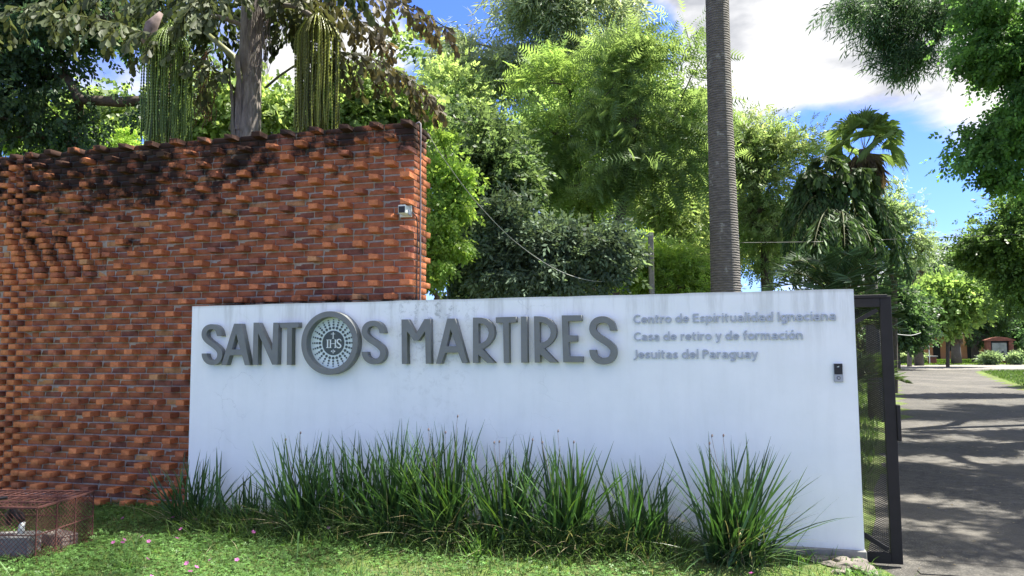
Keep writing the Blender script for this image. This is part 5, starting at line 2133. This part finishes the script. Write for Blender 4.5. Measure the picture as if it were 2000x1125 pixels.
# ------------------------------------------------------------------ iris clumps along the white wall
def blade_arrays(rng, n, base, L_, lean, w_, curve, tint, segs=5, face=None):
    """n curved tapering blades; base (n,3), L_ (n,), lean angle from vertical (n,), azimuth random"""
    az = rng.uniform(0, 2 * math.pi, n) if face is None else face
    t = np.linspace(0, 1, segs + 1)[None, :]
    ang_ = lean[:, None] + curve[:, None] * t
    ds = (L_ / segs)[:, None]
    r_ = np.concatenate([np.zeros((n, 1)), np.cumsum(np.sin(ang_[:, :-1]) * ds, 1)], 1)
    z = np.concatenate([np.zeros((n, 1)), np.cumsum(np.cos(ang_[:, :-1]) * ds, 1)], 1)
    ca, sa = np.cos(az)[:, None], np.sin(az)[:, None]
    P_ = np.stack([base[:, None, 0] + r_ * ca, base[:, None, 1] + r_ * sa, base[:, None, 2] + z], 2)
    tw = az + rng.uniform(-1.3, 1.3, n) + math.pi / 2
    wd = (w_[:, None] * np.sqrt(np.clip(1 - t ** 1.6, 0, 1)) * .5 + .0006)
    sx = np.stack([np.cos(tw)[:, None] * wd, np.sin(tw)[:, None] * wd, 0 * wd], 2)
    A = P_ + sx; B = P_ - sx
    V = np.stack([A, B], 2).reshape(n, -1, 3)          # per blade 2*(segs+1)
    m = 2 * (segs + 1)
    q = []
    for s in range(segs):
        a = 2 * s
        q.append([a, a + 1, a + 3, a + 2])
    Q = (np.array(q)[None] + (np.arange(n) * m)[:, None, None]).reshape(-1, 4)
    T = np.repeat(tint, m, axis=0)
    return V.reshape(-1, 3), Q, T


def wall_front(px, out):
    """ground point OUT metres in front of the white wall where a vertical photo line crosses it"""
    x, _ = on_wall(px, 800, out)
    q = sw_mat @ Vector((x, -out, 0))
    return q.x, q.y, gz(q.x, q.y)


tufts = [  # px, out, height m, blades, lean, label
    (385, .28, 0.61, 80, 0.66, 'iris clump at the left end of the white wall against the brick wall'),
    (492, .30, 0.48, 51, 0.72, 'thin sparse iris clump second from the left'),
    (600, .38, 0.78, 127, 0.60, 'full spiky iris clump below the round emblem'),
    (690, .34, 0.74, 93, 0.54, 'iris clump with seed heads right of the round emblem'),
    (775, .40, 0.84, 119, 0.54, 'tall iris clump below the letter M'),
    (870, .42, 0.86, 127, 0.50, 'tallest iris clump below the second letter A'),
    (985, .42, 0.78, 110, 0.54, 'iris clump below the letters T and I'),
    (1105, .42, 0.78, 136, 0.58, 'dense iris clump below the letter E'),
    (1240, .40, 0.65, 97, 0.60, 'iris clump below the word Centro'),
    (1430, .42, 0.80, 161, 0.74, 'separate round iris clump at the right end of the row'),
]
for i, (px, out_, H_, nb, ln, lb) in enumerate(tufts):
    H_ *= 1.2
    rng = np.random.default_rng(200 + i)
    x, y, z = wall_front(px, out_)
    root = empty('iris_clump', (x, y, z), 0, lb, 'plant', 'iris clumps along the foot of the white wall')
    n = int(nb * 1.25)
    base = np.stack([rng.normal(size=n) * .10, rng.normal(size=n) * .05, np.full(n, -.03)], 1)
    L_ = H_ * rng.uniform(.55, 1.10, n)
    lean = np.abs(rng.normal(size=n)) * ln * .55 + .03
    curve = rng.uniform(.05, .9, n) * (lean + .28)
    az = rng.uniform(0, 2 * math.pi, n)
    # the wall keeps blades from leaning back through it
    az = np.where((np.sin(az + ang) > .3) & (lean > .3), -az, az)
    tint = np.array([.055, .112, .036]) * np.exp(rng.normal(size=(n, 1)) * .3)
    yl = rng.random(n) < .10
    tint[yl] = np.array([.09, .15, .03])
    V, Q, T = blade_arrays(rng, n, base, L_, lean, rng.uniform(.015, .028, n), curve, tint, 6, az)
    link('leaf_blades', np_mesh('leaf_blades', V, Q, M['iris'], T), root)
    # dry low blades bending to the ground
    n = int(nb * .7)
    base = np.stack([rng.normal(size=n) * .10, rng.normal(size=n) * .06, np.full(n, -.02)], 1)
    tint = np.where(rng.random((n, 1)) < .25, np.array([[.28, .24, .15]]), np.array([[.09, .15, .05]])) * np.exp(rng.normal(size=(n, 1)) * .3)
    lean = rng.uniform(.5, 1.1, n); az = rng.uniform(math.pi * .95, 2.1 * math.pi, n)
    V, Q, T = blade_arrays(rng, n, base, H_ * rng.uniform(.4, .85, n), lean, rng.uniform(.006, .011, n), rng.uniform(.4, 1.1, n), tint, 6, az)
    o = link('bent_blades', np_mesh('bent_blades', V, Q, M['iris'], T), root)
    o['label'] = 'thin outer blades bending to the grass'
    # flower stalks with seed heads
    if nb > 100 and i != 4:
        b = MB()
        for k in range(3):
            a = rng.uniform(0, 6.28); l = H_ * rng.uniform(.85, 1.05); s_ = rng.uniform(.08, .32)
            tip = Vector((math.cos(a) * s_ * l, -abs(math.sin(a)) * s_ * .6 * l, l))
            b.tube([(0, 0, 0), tip * .5 + Vector((0, 0, .03)), tip], [.0025, .002, .0015], 4)
            b.tube([tip, tip + Vector((.004, 0, .012)), tip + Vector((.004, 0, .026))], [.003, .0085, .003], 6)
        b.build('seed_stalks', M['fibre'], root)['kind'] = 'stuff'


# long loose grass between and before the clumps
def strip_grass():
    rng = np.random.default_rng(301)
    n = 9000
    pxs = rng.uniform(395, 1330, n)
    x_, _ = on_wall(400, 800, .3); x2, _ = on_wall(1340, 800, .3)
    u = rng.uniform(x_, x2, n); o_ = rng.gamma(2.0, .16, n) + .04
    loc = np.stack([u, -o_], 1)
    cs, sn = math.cos(-ang), math.sin(-ang)
    X = WL.x + loc[:, 0] * cs - loc[:, 1] * sn; Y = WL.y + loc[:, 0] * sn + loc[:, 1] * cs
    Z = g_np(X, Y) - .01
    base = np.stack([X, Y, Z], 1)
    L_ = rng.uniform(.10, .42, n) * (1 - np.clip(o_ - .45, 0, .6))
    tint = np.array([.11, .18, .055]) * np.exp(rng.normal(size=(n, 1)) * .35)
    dry = rng.random(n) < .08
    tint[dry] = np.array([.26, .22, .13])
    V, Q, T = blade_arrays(rng, n, base, L_, rng.uniform(.1, .8, n), rng.uniform(.003, .0075, n), rng.uniform(.3, 1.6, n), tint, 5, rng.uniform(math.pi * .9, 2.1 * math.pi, n))
    tag(link('long_grass', np_mesh('long_grass', V, Q, M['grass'], T)), 'long loose grass around the iris clumps', 'grass', kind='stuff')


strip_grass()


def vnoise(x, y, seed):
    r = np.random.default_rng(seed)
    out = np.zeros_like(x)
    for k in range(5):
        f = 1.1 * 1.7 ** k
        a, b_ = r.uniform(0, 6.28, 2)
        th = r.uniform(0, 3.14)
        out += np.sin((x * math.cos(th) + y * math.sin(th)) * f + a) * np.cos((x * math.sin(th) - y * math.cos(th)) * f * 1.1 + b_) / (1 + .4 * k)
    return out


def in_lawn(X, Y):
    """inside the lawn strip: before both walls, left of the driveway"""
    lx = (X - WL.x) * math.cos(ang) - (Y - WL.y) * math.sin(ang)
    ly = (X - WL.x) * math.sin(ang) + (Y - WL.y) * math.cos(ang)
    w1 = (lx < -.02) | (ly < -.05)
    bx_ = (X - BW_C.x) * math.cos(BW_A) - (Y - BW_C.y) * math.sin(BW_A)
    by_ = (X - BW_C.x) * math.sin(BW_A) + (Y - BW_C.y) * math.cos(BW_A)
    w2 = (by_ < -.03)
    return w1 & w2 & (X < 2.88 - .25 * (6 - Y) * 0) & (Y > 3.4)


def lawn():
    rng = np.random.default_rng(302)
    # short grass
    n = 80000
    Y = rng.uniform(4.4, 9.6, n); X = rng.uniform(-7.6, 2.95, n)
    ok = in_lawn(X, Y) & (np.abs(X) < Y * .72 + .6)
    X, Y = X[ok], Y[ok]
    v = vnoise(X, Y, 5)
    bare = vnoise(X * 1.7, Y * 1.7, 9)
    keep = rng.random(len(X)) < np.clip(.85 - .5 * (bare > .9) + .15 * v, .12, 1)
    X, Y, v = X[keep], Y[keep], v[keep]
    n = len(X)
    base = np.stack([X, Y, g_np(X, Y) - .004], 1)
    long_ = rng.random(n) < .06
    L_ = rng.uniform(.03, .085, n) + long_ * rng.uniform(.03, .13, n)
    tint = np.array([.088, .16, .050]) * np.exp(rng.normal(size=(n, 1)) * .32) * (1 + .14 * v[:, None])
    dry = rng.random(n) < .09
    tint[dry] = np.array([.26, .23, .12])
    V, Q, T = blade_arrays(rng, n, base, L_, rng.uniform(.05, .8, n), rng.uniform(.0028, .006, n), rng.uniform(.2, 1.3, n), np.clip(tint, 0, 1), 3)
    tag(link('lawn_grass', np_mesh('lawn_grass', V, Q, M['grass'], T)), 'short green lawn grass in front of the walls', 'grass', kind='stuff')
    # clover-like ground cover, thick on the left
    n = 95000
    Y = rng.uniform(4.4, 9.4, n); X = rng.uniform(-7.4, 2.8, n)
    ok = in_lawn(X, Y) & (np.abs(X) < Y * .72 + .6)
    X, Y = X[ok], Y[ok]
    v = vnoise(X * 1.3 + 3, Y * 1.3, 21)
    pr = np.clip(.55 + .5 * v + .28 * np.clip(-X - 1, -1.5, 2), 0.02, 1)
    keep = rng.random(len(X)) < pr
    X, Y = X[keep], Y[keep]
    n = len(X)
    h = rng.uniform(.015, .06, n)
    pos = np.stack([X, Y, g_np(X, Y) + h], 1)
    Vp, Fp = [], []
    for k in range(3):
        a = k * 2.094
        c, s = math.cos(a), math.sin(a)
        q = [(0, 0, 0), (.75, .52, .10), (.95, 0, .02), (.75, -.52, .10)]
        kk = len(Vp)
        Vp += [(x * c - y * s, x * s + y * c, z) for x, y, z in q]
        Fp += [[kk, kk + 1, kk + 2], [kk, kk + 2, kk + 3]]
    dirs = rng.normal(size=(n, 3)); dirs[:, 2] *= .2
    ups = rng.normal(size=(n, 3)) * .25 + np.array([0, -.15, 1])
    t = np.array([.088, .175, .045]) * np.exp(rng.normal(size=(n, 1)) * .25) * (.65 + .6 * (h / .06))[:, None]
    V, Fc, T = scatter((np.array(Vp), np.array(Fp)), pos, dirs, ups, rng.uniform(.012, .022, n), np.clip(t, 0, 1), rng)
    tag(link('clover', np_mesh('clover', V, Fc, M['grass'], T)), 'bright green clover spreading through the lawn', 'clover', kind='stuff')


lawn()


def grass_tussock(px, py, h, n, label, seed):
    rng = np.random.default_rng(seed)
    d0 = EYE.z * F / (py - 673)
    p = W(px, py, d0)
    z = gz(p.x, p.y)
    base = np.stack([rng.normal(size=n) * .05, rng.normal(size=n) * .04, np.zeros(n)], 1)
    t = np.array([.11, .21, .045]) * np.exp(rng.normal(size=(n, 1)) * .25)
    V, Q, T = blade_arrays(rng, n, base, h * rng.uniform(.5, 1.1, n), rng.uniform(.05, .6, n), rng.uniform(.006, .011, n), rng.uniform(.3, 1.5, n), t, 6)
    me = np_mesh('grass_tussock', V, Q, M['grass'], T)
    tag(link('grass_tussock', me, None, (p.x, p.y, z - .005)), label, 'grass tuft', 'bright grass tufts standing up from the lawn')


for i, a in enumerate([(935, 1075, .30, 60, 'tall bright grass tuft in the middle of the lawn before the iris row'), (1150, 1060, .22, 40, 'bright grass tuft before the dense iris clump'),
                       (1245, 1068, .16, 30, 'small grass tuft below the second iris clump from the right'), (1545, 1085, .16, 28, 'small grass tuft right of the separate iris clump'),
                       (560, 1010, .13, 25, 'short grass tuft near the pink flowers before the emblem'), (240, 1085, .18, 30, 'grass tuft right of the rusty cage'),
                       (1665, 1118, .14, 24, 'grass tuft at the bottom right corner of the lawn')]):
    grass_tussock(*a, 400 + i)


# pink flowers
fl_v, fl_f = [], []
for k in range(5):
    a = k * 1.2566
    c, s = math.cos(a), math.sin(a)
    q = [(0, 0, .0), (.011, .0065, .004), (.016, 0, .006), (.011, -.0065, .004)]
    kk = len(fl_v)
    fl_v += [(x * c - y * s, x * s + y * c, z) for x, y, z in q]
    fl_f.append([kk, kk + 1, kk + 2]); fl_f.append([kk, kk + 2, kk + 3])
fl_m = np_mesh('flower_head', np.array(fl_v) * 1.25, np.array(fl_f), M['petal'], np.tile([.55, .16, .42], (len(fl_v), 1)))
b = MB(); b.tube([(0, 0, -.075), (.002, 0, -.002)], .0012, 4)
st0 = b.build('stem', M['leaf_stalk']); st_me = st0.data; bpy.data.objects.remove(st0)
fl_px = [(222, 1037), (243, 1036), (240, 1046), (278, 1038), (291, 1040), (288, 1074), (338, 998), (354, 1022), (380, 996), (346, 1038), (240, 998), (365, 1088), (384, 1086), (372, 1098),
         (411, 1078), (463, 1080), (510, 991), (531, 1003), (540, 1018), (495, 1030), (294, 1114), (671, 1002), (642, 1027), (296, 1115), (1468, 1116), (527, 1002)]
for k, (px, py) in enumerate(fl_px):
    d0 = (EYE.z - .05) * F / (py - 673)
    p = W(px, py, d0)
    z = gz(p.x, p.y) + .075 + .012 * (k % 4)
    root = empty('pink_flower', (p.x, p.y, z), k * .7, 'tiny five petalled pink flower standing above the clover', 'flower', 'pink flowers scattered over the lawn')
    link('flower_head', fl_m, root, rot=(.55 + .1 * (k % 3), 0, k))
    link('stem', st_me, root)

# rubble at the foot of the white wall's right end
rs = random.Random(12)
stones = [(1600, 1078, .09), (1622, 1086, .07), (1640, 1080, .10), (1660, 1092, .12), (1684, 1096, .13), (1672, 1082, .08), (1640, 1100, .06), (1700, 1104, .07)]
words_ = ['small', 'tiny', 'flat', 'broken', 'largest', 'dark', 'low', 'outermost']
for k, (px, py, s) in enumerate(stones):
    d0 = (EYE.z + .03) * F / (py - 663)
    p = W(px, py, d0)
    bm = bmesh.new()
    bmesh.ops.create_icosphere(bm, subdivisions=2, radius=1)
    ph = [rs.uniform(0, 6) for _ in range(3)]
    for v in bm.verts:
        q = v.co
        v.co = Vector((q.x * s * (1 + .25 * math.sin(q.y * 4 + ph[0])), q.y * s * .7 * (1 + .2 * math.sin(q.z * 5 + ph[1])), q.z * s * .32 * (1 + .3 * math.sin(q.x * 4 + ph[2]))))
    me = bpy.data.meshes.new('stone'); bm.to_mesh(me); bm.free()
    me.materials.append(M['stone'])
    o = link('stone', me, None, (p.x, p.y, gz(p.x, p.y) + .01), (0, 0, rs.uniform(0, 3)))
    tag(o, words_[k] + ' flat brown stone at the foot of the white wall by the gate', 'stone', 'broken stones at the foot of the white wall')


# fallen leaves on the driveway and a weed in its joint
def litter():
    rng = np.random.default_rng(303)
    n = 500
    Y = 5 + 22 * rng.random(n) ** 1.6; X = 3.2 + np.maximum(0, Y - 6.5) * DRIVE_SLOPE + rng.random(n) * 5
    pos = np.stack([X, Y, np.full(n, DZ + .012)], 1)
    dirs = rng.normal(size=(n, 3)); dirs[:, 2] = 0
    ups = rng.normal(size=(n, 3)) * .25 + np.array([0, 0, 1])
    t = np.array([.30, .25, .16]) * np.exp(rng.normal(size=(n, 1)) * .4)
    V, Fc, T = scatter(P_broad(.18, .05, 0), pos, dirs, ups, rng.uniform(.02, .05, n), np.clip(t, 0, 1), rng)
    tag(link('fallen_leaves', np_mesh('fallen_leaves', V, Fc, M['leaf'], T)), 'dry leaves scattered on the driveway', 'leaves', kind='stuff')


litter()
# far and roadside lawn grass, right verge
def verge():
    rng = np.random.default_rng(304)
    n = 26000
    Y = rng.uniform(22, 46, n); X = 8.4 + (Y - 6.5) * DRIVE_SLOPE + rng.random(n) * 9
    base = np.stack([X, Y, g_np(X, Y) - .01], 1)
    t = np.array([.07, .12, .03]) * np.exp(rng.normal(size=(n, 1)) * .35)
    V, Q, T = blade_arrays(rng, n, base, rng.uniform(.06, .2, n), rng.uniform(.1, .8, n), rng.uniform(.012, .03, n), rng.uniform(.2, 1, n), t, 2)
    V2 = []
    n = 40000
    Y = rng.uniform(59, 78, n); X = rng.uniform(29, 62, n)
    base = np.stack([X, Y, np.full(n, DZ)], 1)
    t = np.array([.13, .21, .035]) * np.exp(rng.normal(size=(n, 1)) * .25)
    Vb, Qb, Tb = blade_arrays(rng, n, base, rng.uniform(.08, .2, n), rng.uniform(.1, .8, n), rng.uniform(.04, .08, n), rng.uniform(.2, 1, n), t, 2)
    Vc, Qc, Tc = np.vstack([V, Vb]), np.vstack([Q, Qb + len(V)]), np.vstack([T, Tb])
    n = 16000
    Y = rng.uniform(9, 44, n); X = 3.0 + (Y - 6.5) * DRIVE_SLOPE - .1 - rng.random(n) * 2.5
    base = np.stack([X, Y, g_np(X, Y) - .01], 1)
    t = np.array([.09, .15, .035]) * np.exp(rng.normal(size=(n, 1)) * .3)
    Vd, Qd, Td = blade_arrays(rng, n, base, rng.uniform(.06, .22, n), rng.uniform(.1, .8, n), rng.uniform(.012, .03, n), rng.uniform(.2, 1, n), t, 2)
    Vc, Qc, Tc = np.vstack([Vc, Vd]), np.vstack([Qc, Qd + len(Vc)]), np.vstack([Tc, Td])
    tag(link('verge_grass', np_mesh('verge_grass', Vc, Qc, M['grass'], Tc)), 'grass of the verges and the far lawn', 'grass', kind='stuff')


verge()
